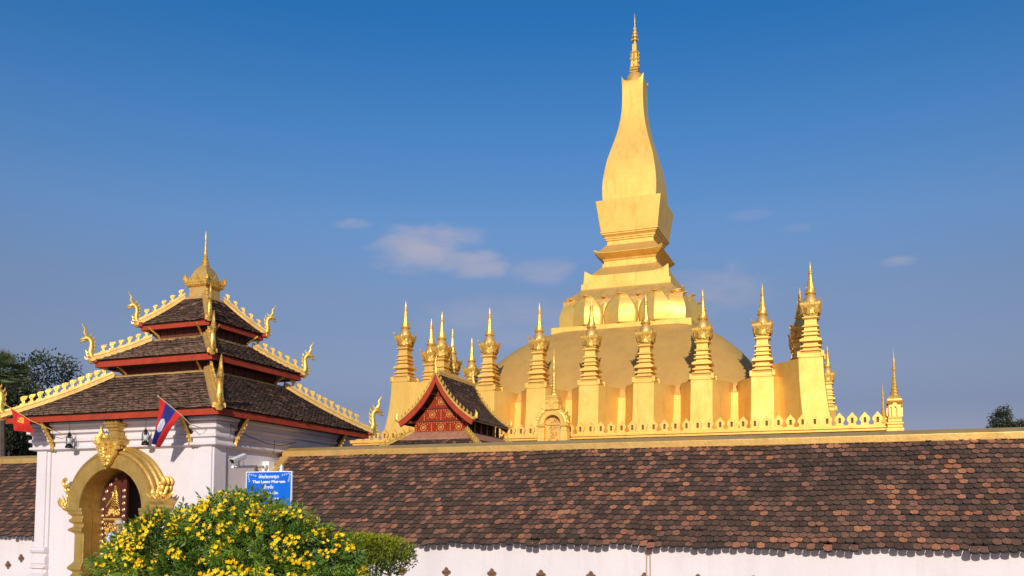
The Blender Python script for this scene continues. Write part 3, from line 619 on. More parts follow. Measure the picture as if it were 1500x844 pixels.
m = M(); m.loft([[(-.075, y, -.02), (-.075, y, .065), (0, y, .085), (.075, y, .065), (.075, y, -.02), (.07, y, -.02), (.07, y, .058), (0, y, .078), (-.07, y, .058), (-.07, y, -.02)] for y in (-.34, .24)]); m.xf(rot).build('sun_hood', PLAS, t, org=o_)
m = M(); m.box(-.05, .05, -.27, -.262, -.045, .04); m.xf(rot).build('lens_window', BLACK, t, org=o_)
m = M(); m.tube([(-13.95, 17.3, 2.2), (-13.93, 17.9, 1.98), (-13.92, 18.6, 1.86), (-13.95, 19.3, 1.84), (-13.97, 20.0, 2.0)], .009, 5); m.tube([(-13.95, 17.3, 2.2), (-13.95, 17.32, 2.0), (-13.96, 17.28, 1.9)], .008, 5); m.tube([(-13.9,18.95,1.95), (-13.93,19.0,1.8), (-13.95,18.97,1.62)], .009, 5)
tag(m.build('cable', BLACK, org=(0,0,0)), 'thin black cable sagging along the shaded side wall of the gate', 'cable')

# ------------------------------------------------------------------ museum sign
SX, SY = -10.74, 14.5
t = thing('museum_sign', (SX, SY, G), 'blue museum sign with white lettering on two posts behind the yellow bush', 'sign'); o_ = (SX, SY, G)
m = M(); m.box(-11.265, -10.225, SY-.012, SY+.012, .02, .875); bevel(m.build('board', SIGNB, t, org=o_), .006)
m = M()
for (a, b, c_, d_) in ((-11.28,-11.265,.005,.89),(-10.225,-10.21,.005,.89),(-11.265,-10.225,.875,.89),(-11.265,-10.225,.005,.02)): m.box(a, b, SY-.018, SY+.016, c_, d_)
m.build('frame', SIGNW, t, org=o_)
for k, x in enumerate((-11.09, -10.49)):
    m = M(); m.box(x-.025, x+.025, SY+.02, SY+.07, G, .90); m.loft([sq(x, SY+.045, a, z) for a, z in ((.025,.90),(.034,.905),(.034,.92),(.02,.93),(.028,.97),(.002,1.03))]); m.build('post', [NICHE, PLAS][k], t, org=o_)
# lettering
def txt(s, size, x, z, nm='lettering'):
    c = bpy.data.curves.new(nm, 'FONT'); c.body = s; c.size = size; c.align_x = 'CENTER'; c.extrude = .0015; c.offset = size*.03
    tmp = bpy.data.objects.new(nm, c); col.objects.link(tmp); dg = bpy.context.evaluated_depsgraph_get(); dg.update(); me = bpy.data.meshes.new_from_object(tmp.evaluated_get(dg)); col.objects.unlink(tmp); bpy.data.objects.remove(tmp)
    me.materials.clear(); me.materials.append(SIGNW); me.transform(Matrix.Translation((x-o_[0], SY-.016-o_[1], z-o_[2])) @ Matrix.Rotation(math.pi/2, 4, 'X') @ Matrix.Scale(1.25, 4, (1, 0, 0)))
    o = bpy.data.objects.new(nm, me); col.objects.link(o); o.parent = t; return o
txt('That Luang Museum', .075, SX, .665)
# Lao letters drawn as strokes on a unit grid
def ring_(cx, cy, r, a0=0, a1=360, n=8): return [(cx+r*math.cos(rad(a0+(a1-a0)*i/n)), cy+r*math.sin(rad(a0+(a1-a0)*i/n))) for i in range(n+1)]
LAO = {'ph': ([ring_(.12,.85,.1)+[(.05,.4),(.22,0),(.42,.6),(.62,0),(.8,.5),(.8,1)]], .95), 'i': ([ring_(-.5,1.28,.18,180,0)+[(-.68,1.28)]], 0),
       'th': ([ring_(.12,.85,.1)+[(.22,0),(.45,.7),(.6,.95),(.75,.7),(.75,0)]], .9), 'a': ([ring_(.12,.7,.1)+[(.3,.55),(.5,.75)], ring_(.12,.15,.1)+[(.3,0),(.5,.2)]], .6),
       'mai': ([ring_(-.55,1.25,.1)+[(-.35,1.2),(-.2,1.45)]], 0), 'n': ([ring_(.12,.85,.1)+[(.2,.1)], ring_(.3,.12,.1)+[(.7,.2),(.7,1)]], .85),
       'aa': ([[(.05,.8),(.25,1),(.45,.8),(.45,0)]], .6), 'd': ([ring_(.4,.5,.42,-60,220)+[(.2,.1),(.35,.35)]], .9), 'h': ([ring_(.12,.85,.1)+[(.2,0),(.55,.6),(.6,.9)], ring_(.72,.9,.1)+[(.8,.5),(.8,0)]], 1.),
       'lo': ([[(-.75,-.15),(-.55,-.35),(-.35,-.15),(-.2,-.35)]], 0), 'w': ([ring_(.15,.15,.12)+[(.5,0),(.65,.5),(.5,.9),(.1,.85)]], .8), 'ng': ([ring_(.15,.85,.12)+[(.3,.3),(.5,0),(.75,.3),(.75,1)]], .9),
       'e': ([ring_(.15,.12,.11)+[(.05,.5),(.1,1)]], .35), 'p': ([ring_(.12,.85,.1)+[(.1,.1),(.3,0),(.7,.1),(.7,1.4)]], .85), 'k': ([ring_(.15,.5,.12)+[(.1,.8),(.4,1),(.7,.8),(.7,0)]], .85), 'u': ([[(-.4,-.1),(-.4,-.4)]], 0), 'sp': ([], .4)}
def lao_line(keys, h, z, xc=None):
    wd = sum(LAO[k][1] for k in keys)*h*.8; x = (xc if xc is not None else SX)-wd/2; m = M()
    for k in keys:
        for st_ in LAO[k][0]: m.tube([(x+p[0]*h*.8, SY-.017, z+p[1]*h) for p in st_], h*.10, 4)
        x += LAO[k][1]*h*.8
    m.build('lettering', SIGNW, t, org=o_)
lao_line(['ph','i','ph','i','th','a','ph','mai','n','ph','a','th','aa','d','h','lo','w','ng'], .05, .755)
lao_line(['e','p','i','d','th','u','k','w','mai','n'], .05, .555)
lao_line(['n','aa','ng','sp','ph','a','th','aa','d','sp','w','mai','n','k'], .045, .44, SX+.05)
lao_line(['k','aa','n','th','u','sp','d','ph','a','ng'], .045, .33, SX+.12)
m = M()
for sx in (-1, 1):
    for k in range(4):
        P = spiral(SX+sx*(.47-.05*k), .845-.012*k, .022, 1, 1, 8, sx); m.tube([(p[0], SY-.016, p[1]) for p in P], .004, 4)
        P = spiral(SX+sx*(.485-.01*k), .82-.04*k, .02, 1, 1, 8, -sx); m.tube([(p[0], SY-.016, p[1]) for p in P], .004, 4)
m.build('corner_scroll', SIGNW, t, org=o_)

# ------------------------------------------------------------------ great stupa
CX, CY = -16.86, 71.0
TZ = 2.6     # floor of the upper terrace
st = thing('great_stupa', (CX, CY, G), 'huge gold stupa with curved dome, lotus petals and tall tapering spire', 'stupa'); so_ = (CX, CY, G)
def sb(m, name, mt, parent=st, **k): return m.build(name, mt, parent, org=so_, **k)
m = M(); m.loft([sq(CX, CY, a, z, n=10) for a, z in ((13.6, TZ), (12.9, 4.0), (12.35, 6.0), (12.1, 7.6), (12.08, 8.22), (12.0, 8.3), (11.0, 8.3))]); sb(m, 'base_wall', GOLD, smooth=30)
prof = [(11.3,7.0),(12.0,8.25),(11.4,9.1),(10.65,10.2),(9.8,11.25),(8.9,12.25),(7.9,13.15),(6.8,13.9),(5.6,14.5),(4,14.75)]
m = M(); m.loft([super_ring(CX, CY, a, z, 8.5, 120) for i, (a, z) in enumerate(prof)]); sb(m, 'dome', DOME, smooth=True)
m = M(); sqloft(m, (CX, CY, 0), [(5.47,14.1),(5.47,14.88),(4.6,14.90)]); bevel(sb(m, 'petal_plinth', GOLD), .03)
m = M(); sqloft(m, (CX, CY, 0), [(4.75,14.85),(4.62,16.2),(4.75,17.0),(4.55,17.2),(3.9,17.8),(3.62,18.12)], 4); sb(m, 'lotus_core', GOLDD, smooth=30)
def petal(W_, H_, bul, crease, tip=.5):
    """local: x across, -y outward, z up"""
    m = M(); nu, nv = 12, 20; vs = []
    for j in range(nv+1):
        t_ = j/nv; hw = W_*(1-max(0, (t_-.10)/.90)**3.0)**.8*(.95+.05*math.sin(t_*math.pi))
        if j == nv: hw = .03
        q_ = max(0, (t_-.84)/.16); o_u = bul*math.sin(min(1., t_*1.15)*math.pi)-.16*t_**1.6+tip*1.5*q_**1.25
        for i in range(nu+1):
            s_ = -1+2*i/nu; vs.append((s_*hw, -(o_u+crease*(1-abs(s_))*(1-t_*.25)*hw/W_), (min(t_, .84)+.10*math.sin(q_*2.1))*H_))
    fs = [(j*(nu+1)+i, j*(nu+1)+i+1, (j+1)*(nu+1)+i+1, (j+1)*(nu+1)+i) for j in range(nv) for i in range(nu)]
    m.add(vs, fs); return m
me_big = petal(1.34, 2.5, .09, .60, .30).mesh('lotus_petal', PETAL, smooth=35, recalc=False)
me_small = petal(.80, 2.42, .06, .30, .34).mesh('lotus_petal', PETAL, smooth=35, recalc=False)
me_cor = petal(1.40, 2.6, .12, .95, .32).mesh('lotus_petal', PETAL, smooth=35, recalc=False)
def put(me, x, y, a):
    o = bpy.data.objects.new('lotus_petal', me); col.objects.link(o); o.parent = st; o.location = (x, y, 14.88-G); o.rotation_euler.z = a
    s_ = o.modifiers.new('thick', 'SOLIDIFY'); s_.thickness = .07; s_.offset = -1
for k in range(4):
    a = k*math.pi/2; c_, s_ = math.cos(a), math.sin(a)
    for u in (-2.72, 0, 2.72): put(me_big, u*c_+5.04*s_, u*s_-5.04*c_, a)
    for u in (-4.02, -1.36, 1.36, 4.02): put(me_small, u*c_+4.66*s_, u*s_-4.66*c_, a)
    b = a+math.pi/4; put(me_cor, 4.28*math.sqrt(2)*math.sin(b), -4.28*math.sqrt(2)*math.cos(b), b)
m = M(); N = 12
m.loft([sq(CX, CY, p[0], p[1], p[2], N, p=8) for p in ((3.64,18.1,0),(3.58,18.19,0),(3.57,18.62,0),(3.44,18.66,0),(3.40,19.0,.08),(3.36,19.28,.45),(3.28,19.26,.40),(3.15,19.15,0))]); sb(m, 'lower_tier', GOLD)
m = M(); m.loft([sq(CX, CY, a, z, 0, 4) for a, z in ((3.25,19.1),(3.0,19.45),(2.7,19.75),(2.45,20.0),(2.3,20.2),(2.25,20.22))]); sb(m, 'lower_roof', DOME, smooth=30)
m = M(); m.loft([sq(CX, CY, p[0], p[1], p[2], N, p=8) for p in ((2.25,20.2,0),(2.2,20.24,0),(2.2,20.5,0),(2.1,20.52,0),(2.1,20.72,0),(2.16,20.78,0),(2.2,20.9,0),(2.42,21.02,0),(2.65,21.16,.08),(2.78,21.24,.26),(2.76,21.30,.26),(2.6,21.36,0))]); sb(m, 'flared_tier', GOLD)
m = M(); m.loft([sq(CX, CY, a, z, 0, 4) for a, z in ((2.7,21.27),(2.4,21.55),(2.15,21.85),(1.98,22.08))]); sb(m, 'upper_roof', DOME, smooth=30)
m = M(); sqloft(m, (CX, CY, 0), [(1.99,22.06),(1.90,22.1),(1.88,22.42),(1.98,22.47),(1.98,22.58),(2.06,22.60),(2.08,22.72),(2.20,22.86),(2.26,22.88),(2.28,23.0),(2.36,23.02),(2.36,23.10)]); sb(m, 'moulded_neck', GOLD)
m = M(); sqloft(m, (CX, CY, 0), [(2.31,23.1),(2.66,25.6),(2.5,25.62),(2.1,25.66)]); bevel(sb(m, 'tapered_block', GOLD), .03)
m = M(); m.loft([sq(CX, CY, p[0], p[1], p[2], 8, p=5) for p in ((2.16,25.62,0),(2.21,26.2,0),(2.21,26.9,0),(2.15,27.6,0),(2.04,28.4,0),(1.87,29.3,0),(1.62,30.2,0),(1.36,31.1,0),(1.14,32.0,0),(1.0,32.8,0),(.91,33.5,0),(.87,34.3,0),(.86,35.0,0),(.87,35.6,.06),(.90,35.95,.30),(.93,36.05,.45),(.86,36.03,.40),(.80,35.9,0))]); sb(m, 'bulb', GOLD, smooth=40)
m = M(); m.lathe((CX, CY, 0), [(.80,35.85),(.80,36.0),(.76,36.3),(.68,36.6),(.56,36.85),(.44,36.98),(.38,37.0)], 24); sb(m, 'bulb_cap', DOME, smooth=True)
m = M()
for (a, z0, z1) in ((.40,37.0,37.12),(.34,37.12,37.2),(.40,37.2,37.28),(.34,37.28,37.42),(.37,37.42,37.52),(.29,37.52,38.1),(.32,38.1,38.22),(.22,38.22,38.75),(.26,38.75,38.85),(.18,38.85,39.5)):
    sqloft(m, (CX, CY, 0), [(a, z0), (a*.92, z1)])
for z in (37.55, 38.0, 38.3, 38.6):
    for k in range(4): m.tube([(CX+.25*math.cos(k*math.pi/2), CY+.25*math.sin(k*math.pi/2), z), (CX+.34*math.cos(k*math.pi/2), CY+.34*math.sin(k*math.pi/2), z+.12), (CX+.28*math.cos(k*math.pi/2), CY+.28*math.sin(k*math.pi/2), z+.3)], [.09,.07,.02], 5)
m.lathe((CX, CY, 0), [(.15,39.4),(.12,40.0),(.10,40.2)], 10); sb(m, 'spire_shaft', GOLDF)
m = M()
for (r_, z) in ((.27, 39.85),(.2, 40.2),(.15, 40.5),(.10,40.8)):
    m.lathe((CX, CY, z), [(r_*.3,-.05),(r_,-.02),(r_*1.05,.04),(r_*.8,.12),(r_*.3,.16)], 12)
    for k in range(8): m.tube([(CX+r_*math.cos(k*.785), CY+r_*math.sin(k*.785), z-.08), (CX+r_*1.1*math.cos(k*.785), CY+r_*1.1*math.sin(k*.785), z+.05), (CX+r_*.9*math.cos(k*.785), CY+r_*.9*math.sin(k*.785), z+.18)], [.02,.035,.008], 4)
m.lathe((CX, CY, 0), [(.09,40.1),(.06,40.9),(.085,41.0),(.04,41.1),(.035,41.6),(.06,41.7),(.02,41.85),(.004,42.2)], 8); sb(m, 'tiered_parasol', GOLDF)

# ------------------------------------------------------------------ small stupas on their buttresses
def leaf(m, c, a, h, w_, curl, mi=0, base_r=0.):
    """acanthus leaf rising at heading a"""
    A = Vector((math.cos(a), math.sin(a), 0)); B_ = Vector((-A.y, A.x, 0)); c = Vector(c); n = 5; vs = []
    for j in range(n+1):
        t_ = j/n; hw = w_*(1-t_**1.8)*(1+.25*math.sin(t_*9)); r_ = base_r+curl*t_**1.7
        for s_ in (-1, 0, 1): vs.append(c+A*(r_+(.05*h if s_ == 0 else 0))+B_*(s_*hw)+Vector((0, 0, t_*h)))
    fs = [(j*3+i, j*3+i+1, j*3+i+4, j*3+i+3) for j in range(n) for i in range(2)]
    back = [p-A*.04 for p in vs]; k = len(vs); m.add(vs, fs, mi); m.add(back, fs, mi)
def small_stupa_parts():
    # local: origin at shaft axis, z=0 at pedestal cap bottom (world 8.9), front = -y
    P = {}
    m = M(); sqloft(m, (0,0,0), [(.66,-.25),(.69,.0),(.73,.02),(.73,.30),(.66,.32),(.60,.42)])
    for sx in (-1, 1):
        for sy in (-1, 1): m.box(sx*.68-.10, sx*.68+.10, sy*.68-.10, sy*.68+.10, .06, .42)
    P['pedestal'] = m
    m = M(); pr_ = []
    # stacked mouldings: half width, bottom, top; deep recesses between them
    for (w_, z0_, z1_) in ((.60,.40,.46),(.84,.46,.54),(.66,.54,.60),(.60,.60,.70),(.80,.70,.80),(.66,.80,.86),(.56,.86,.98),(.66,.98,1.04),(.84,1.04,1.20),(.70,1.20,1.28),(.52,1.28,1.42),(.62,1.42,1.50),(.48,1.50,1.66),(.60,1.66,1.74),(.45,1.74,1.96),(.58,1.96,2.03),(.50,2.03,2.09),(.42,2.09,2.44),(.50,2.44,2.49),(.58,2.49,2.56),(.44,2.56,2.66),(.52,2.66,2.71),(.46,2.71,2.76)):
        w_ *= .88 if z0_ < 1.3 else .98
        pr_ += [(w_*.98, z0_), (w_, z0_+.01), (w_*.97, z1_-.004)]
    sqloft(m, (0,0,0), pr_)
    m.v = [(p[0]*.86, p[1]*.86, p[2]) for p in m.v]; P['moulded_shaft'] = m
    m = M(); sqloft(m, (0,0,0), [(.42,2.74),(.44,2.80),(.48,3.0),(.58,3.3),(.60,3.42),(.46,3.48)])
    for k in range(16): leaf(m, (0,0,2.74), k*math.pi/8+.1, .42, .12, .14, base_r=.44+.10*(k % 2))
    for k in range(12): leaf(m, (0,0,3.0), k*math.pi/6, .52, .15, .10, base_r=.50)
    for k in range(4):
        a = k*math.pi/2; leaf(m, (0,0,2.80), a+math.pi/4, .90, .22, .30, base_r=.58); leaf(m, (0,0,2.78), a, .74, .22, .16, base_r=.46)
        for d_ in (-.42, .42): leaf(m, (0,0,2.78), a+d_, .58, .13, .16, base_r=.50)
    P['acanthus_crown'] = m
    m = M(); m.lathe((0,0,0), [(.44,3.44),(.43,3.55),(.38,3.75),(.30,3.92),(.24,4.0),(.22,4.02)], 16); P['bell'] = m
    m = M(); m.lathe((0,0,0), [(.24,4.0),(.34,4.06),(.36,4.12),(.28,4.16),(.27,4.22)], 12)
    for k in range(8): leaf(m, (0,0,4.12), k*math.pi/4, .38, .10, -.05, base_r=.27)
    P['lotus_collar'] = m
    m = M(); m.lathe((0,0,0), [(.24,4.2),(.20,4.5),(.13,5.0),(.10,5.3),(.13,5.34),(.13,5.40),(.09,5.44),(.12,5.50),(.11,5.56),(.07,5.60),(.075,5.66),(.02,6.0),(.003,6.12)], 8); P['spire'] = m
    return P
SP = small_stupa_parts(); MATS = {'pedestal': GOLD, 'moulded_shaft': GOLD, 'acanthus_crown': GOLDF, 'bell': GOLDD, 'lotus_collar': GOLDF, 'spire': GOLDF}
SM = {k: v.mesh(k, MATS[k], smooth=(35 if k in ('bell', 'spire') else False), recalc=(k not in ('acanthus_crown', 'lotus_collar'))) for k, v in SP.items()}
def buttress_mesh(H):
    """front pilaster with splayed concave flanks; local z=0 is the pedestal, goes down H"""
    m = M(); n = 12; rings = []
    for i in range(n+1):
        t_ = i/n; z = -H+H*t_; k = (1-t_)**1.8
        fy = -(.70+1.1*k); hw = .68+.12*k
        rings.append([(-hw, fy, z), (hw, fy, z), (1.42+.42*k, .30, z), (1.70+.17*k, 1.1, z), (1.72+.16*k, 3.2, z), (-1.72-.16*k, 3.2, z), (-1.70-.17*k, 1.1, z), (-1.42-.42*k, .30, z)])
    m.loft(rings); return m
def corner_mesh(H, sx):
    """corner mass: square battered pillar leaning outwards on the diagonal, long concave flanks running back to both sides"""
    m = M(); n = 12; rings = []
    for i in range(n+1):
        t_ = i/n; z = -H+H*t_; k = (1-t_)**1.8; e = .70+1.25*k; a = -.70+.80*k; zz = z-.0
        L = [(a, -e, zz), (e, -e, zz), (e, -a, zz), (.2+.2*k, 1.2, z), (-1.4, 2.8+.2*k, z), (-2.2, 2.2, z), (-2.8-.2*k, 1.4, z), (-1.2, -.2-.2*k, z)]
        if sx < 0: L = [(-x, y, z_) for x, y, z_ in reversed(L)]
        rings.append(L)
    m.loft(rings); return m
BM = {0: buttress_mesh(8.9-TZ).mesh('buttress', GOLD, smooth=30), 1: corner_mesh(9.75-TZ, 1).mesh('buttress', GOLD, smooth=30), -1: corner_mesh(9.75-TZ, -1).mesh('buttress', GOLD, smooth=30)}
def small_stupa(x, y, a, label, corner=0):
    z0 = 9.75 if corner else 8.9
    t_ = thing('small_stupa', (x, y, z0), label, 'small stupa', 'small gold stupas ringing the great dome', a+R.uniform(-.025, .025))
    o = bpy.data.objects.new('buttress', BM[corner]); col.objects.link(o); o.parent = t_
    for k, me in SM.items():
        o = bpy.data.objects.new(k, me); col.objects.link(o); o.parent = t_
        if k == 'pedestal': bevel(o, .02)
names = ['third gold small stupa from the left in the front row, its base behind the red gable', 'fourth gold small stupa of the front row, its foot right of the red gable roof', 'fifth gold small stupa of the front row, just left of the little arched gate', 'sixth gold small stupa of the front row, just right of the little arched gate',
         'front row gold small stupa directly below the left edge of the tall tower', 'gold small stupa at the right shoulder of the dome, casting a long shadow on it', 'second gold small stupa from the right in the front row, clear of the dome']
names[4] = 'front row gold small stupa standing before the middle of the dome'
names[0] = 'gold small stupa rising directly behind the peak of the red gable roof'
for i in range(-3, 4): small_stupa(CX+3.76*i, 58.0, 0, names[i+3])
small_stupa(-2.62, 57.0, 0, 'tallest looking gold small stupa, on the right front corner of the base', 1)
small_stupa(-30.75, 57.3, 0, 'leftmost gold small stupa, alone on the left front corner of the base', -1)
ll = {-3: 'gold small stupa partly hidden between the leftmost one and the one behind the gable', -2: 'low gold small stupa peeping out right of the red gable peak', -1: 'farthest gold small stupa of the left side, its tip beside the fourth one'}
for i in (-3, -2, -1): small_stupa(CX-13.0, CY+3.76*i, rad(-90), ll[i])
small_stupa(CX+13.45, CY-3.76*3+.1, rad(90), 'gold small stupa just behind the right corner one, only its left edge showing')
small_stupa(CX+13.1, CY-3.76*2, rad(90), 'shaded gold small stupa low behind the right corner one, second in its side row')
small_stupa(CX+14.3, CY+14.3, rad(90), 'distant gold small stupa showing to the right of the right corner buttress', 1)
small_stupa(CX+3.76*3, CY+13.0, rad(180), 'very distant gold small stupa tip above the wall left of the right corner one')

# ------------------------------------------------------------------ lower terrace, crenellated parapet, corner shrine, arched gate
TW = 18.8
m = M(); m.box(CX-TW+.1, CX+TW-.1, CY-TW+.1, CY+TW-.1, G, TZ); m.box(CX-TW-4, CX+TW+4, CY-TW-1.2, CY+TW+4, G, -.6)
tag(m.build('terrace', GOLDD), 'raised terrace the stupas stand on', kind='structure')
def parapet(cx, cy, a, label, n, first=[]):
    t_ = thing('crenellated_parapet', (cx, cy, G), label, 'parapet wall', 'crenellated gold parapets of the terrace', a); m = M()
    m.box(-TW, TW, -.1, .35, 0, 4.75-G)
    for (d, z0, z1) in ((.16,4.62,4.74),(.34,4.82,4.90),(.14,4.90,4.98),(.24,4.98,5.08),(.08,5.08,5.18)): m.box(-TW, TW, -d, .38, z0-G, z1-G)
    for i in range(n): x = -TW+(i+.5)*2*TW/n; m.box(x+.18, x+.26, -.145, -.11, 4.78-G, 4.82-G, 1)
    bevel(m.build('wall', [GOLD, DARK], t_), .012)
    if not first:
        mm = M(); out_ = [(-.20,0),(-.215,.06),(-.17,.10),(-.19,.16),(-.255,.26),(-.27,.36),(-.22,.46),(-.12,.56),(0,.72),(.12,.56),(.22,.46),(.27,.36),(.255,.26),(.19,.16),(.17,.10),(.215,.06),(.20,0)]
        inn = [(-.055,.16),(-.055,.26),(-.055,.34),(-.03,.37),(0,.38),(.03,.37),(.055,.34),(.055,.26),(.055,.16)]
        # frame as a strip of quads between outline and slot, front/back, plus side walls
        ins = [(a*1.25, .12+(b-.16)*1.35) for a, b in ((-.055,.16),(-.055,.16),(-.055,.18),(-.055,.22),(-.055,.28),(-.055,.32),(-.055,.36),(-.03,.38),(0,.385),(.03,.38),(.055,.36),(.055,.32),(.055,.28),(.055,.22),(.055,.18),(.055,.16),(.055,.16))]
        for y in (0, .16):
            vs = [(p[0], y, p[1]) for p in out_]+[(p[0], y, p[1]) for p in ins]; k = len(out_)
            fs = [((i, i+1, i+1+k, i+k) if y == 0 else (i+1, i, i+k, i+1+k)) for i in range(k-1)]+[((0, k, 2*k-1, k-1) if y == 0 else (k-1, 2*k-1, k, 0))]; mm.add(vs, fs)
        for ring in (out_, ins):
            vs = [(p[0], 0, p[1]) for p in ring]+[(p[0], .16, p[1]) for p in ring]; k = len(ring); mm.add(vs, [(i, i+1, i+1+k, i+k) for i in range(k-1)])
        mm.box(-.08, .08, .10, .12, .11, .44, 1)  # dark brown back plate, the shade inside the slot put into its colour
        first.append(mm.mesh('merlon', [GOLD, NICHE], recalc=True))
    for i in range(n):
        o = bpy.data.objects.new('merlon', first[0]); col.objects.link(o); o.parent = t_; o.location = (-TW+(i+.5)*2*TW/n, 0, 5.18-G)
parapet(CX, CY-TW, 0, 'gold parapet with a row of pointed merlons across the front of the terrace', 58)
parapet(CX+TW, CY, rad(90), 'gold parapet running back along the right side, seen nearly end on', 58)
t = thing('corner_shrine', (CX+TW+.02, CY-TW, 4.6), 'small gold spired shrine at the right end of the front parapet', 'shrine'); oo = (CX+TW+.02, CY-TW, 4.6)
m = M(); x, y = CX+TW-.12, CY-TW
sqloft(m, (x, y, 0), [(.44,2.0),(.44,4.92),(.38,4.98),(.38,5.10),(.43,5.14),(.42,5.22),(.35,5.28),(.35,5.40),(.38,5.44),(.33,5.50),(.33,5.56)]); bevel(m.build('base', GOLD, t, org=oo), .015)
m = M(); sqloft(m, (x, y, 0), [(.30,5.55),(.29,6.18),(.35,6.22),(.41,6.30),(.44,6.36),(.36,6.42),(.36,6.50),(.30,6.60),(.24,6.68)])
for (dx, dy) in ((0,-1),(1,0),(-1,0)):
    q = M(); q.prism([(-.15,0),(-.15,.45),(-.2,.5),(0,.80),(.2,.5),(.15,.45),(.15,0),(.10,0),(.10,.42),(0,.55),(-.10,.42),(-.10,0)], .08, (0,0,0), (1,0,0), (0,0,1)); m.join(q, Matrix.Translation((x+dx*.36, y+dy*.36, 5.58)) @ Matrix.Rotation(math.atan2(dy, dx)+math.pi/2, 4, 'Z'))
m.build('niche_body', GOLDF, t, org=oo)
def shrine_spire(m, x, y, z, s):
    pr_ = [(.24,0)]; zz_ = 0; rr_ = .21
    for k_ in range(7): pr_ += [(rr_, zz_+.02), (rr_*1.12, zz_+.05), (rr_*1.12, zz_+.09), (rr_*.82, zz_+.12)]; zz_ += .17; rr_ *= .86
    pr_ += [(rr_*.9, zz_), (.075, 1.45), (.10,1.5), (.10,1.55), (.06,1.6), (.055,1.8), (.075,1.86), (.03,2.1), (.012,2.4), (.003,2.72)]
    m.lathe((x, y, z), [(a*s, b*s) for a, b in pr_], 8)
m = M(); shrine_spire(m, x, y, 6.66, 1.0); m.build('spire', GOLDF, t, org=oo, smooth=35)
def arch_gate(x, y, rz, label):
    t_ = thing('arched_gate', (x, y, 4.0), label, 'gate', 'little arched gold gates in the parapet', rz); Z = lambda z: z-4.0
    m = M()
    for s_ in (-1, 1):
        m.loft([[(s_*a0, -.30-d, z), (s_*a1, -.30-d, z), (s_*a1, .3, z), (s_*a0, .3, z)] for a0, a1, d, z in ((.52,.92,.05,-1.0),(.52,.92,.05,1.15),(.52,.88,.0,1.2),(.52,.86,0,1.40),(.50,.98,.08,1.45),(.50,1.0,.1,1.53),(.52,.90,.04,1.6),(.52,.94,.06,1.7))])
    bevel(m.build('pillar', GOLD, t_), .015)
    m = M(); m.sweep([((0, 0, 1.62), (math.cos(math.pi*i/24), 0, math.sin(math.pi*i/24)), (0, 1, 0)) for i in range(25)], [(.52,-.34),(.76,-.36),(.80,-.30),(.88,-.28),(.90,-.18),(.97,-.14),(.97,.3),(.52,.3)]); m.build('arch_ring', GOLD, t_, smooth=30)
    m = M(); m.box(-.50, -.44, -.06, .02, 0, 1.62); m.box(.44, .50, -.06, .02, 0, 1.62); m.box(-.5, .5, -.06, .02, 1.56, 1.62); m.build('screen_frame', GOLDF, t_)
    m = M(); m.box(-.56, .56, .02, .1, -1.0, 2.3)
    for k in range(60): 
        xx, zz = R.uniform(-.3, .3), R.uniform(.2, 1.9); P = spiral(xx*(1-.35*zz/2), zz, R.uniform(.04, .08), 1, R.uniform(0, 6), 6); m.tube([(p[0], .01, p[1]) for p in P], .018, 4, mi=1)
    m.build('screen', [GOLDD, GOLDF], t_)
    m = M(); m.box(-.55, .55, -.35, .15, .45, .56); m.lathe((0, -.12, .56), [(.02,0),(.3,.0),(.3,.1),(.02,.12)], 10); m.build('altar_step', GOLD, t_)
    m = M()
    for s_ in (-1, 1):
        for k in range(4):
            a = rad(18+16*k); q = 1.0; m.tube([(s_*.92*math.cos(a), -.12, 1.62+.92*math.sin(a)), (s_*1.08*math.cos(a)+s_*.02, -.14, 1.62+1.08*math.sin(a)+.02), (s_*1.10*math.cos(a), -.12, 1.62+1.12*math.sin(a)+.12)], [.09,.08,.015], 5)
    m.prism([(-.3,.25),(-.16,-.05),(0,-.28),(.16,-.05),(.3,.25),(.15,.32),(0,.25),(-.15,.32)], .12, (0, -.38, 2.72), (1,0,0), (0,0,1)); m.build('flame_ornament', GOLDF, t_)
    m = M(); sqloft(m, (0, 0, 0), [(.42,2.45),(.44,2.75),(.36,2.80),(.42,2.9),(.42,3.0),(.32,3.1),(.36,3.2),(.30,3.32)]); m.build('spire_base', GOLD, t_)
    m = M(); shrine_spire(m, 0, 0, 3.30, 1.05); m.build('spire', GOLDF, t_, smooth=35)
    return t_
arch_gate(-16.95, 50.3, 0, 'little arched gold gate with a needle spire in the middle of the front parapet')
arch_gate(CX+TW-.25, CY, rad(90), 'far side gate of the terrace, only its needle spire showing left of the corner shrine')

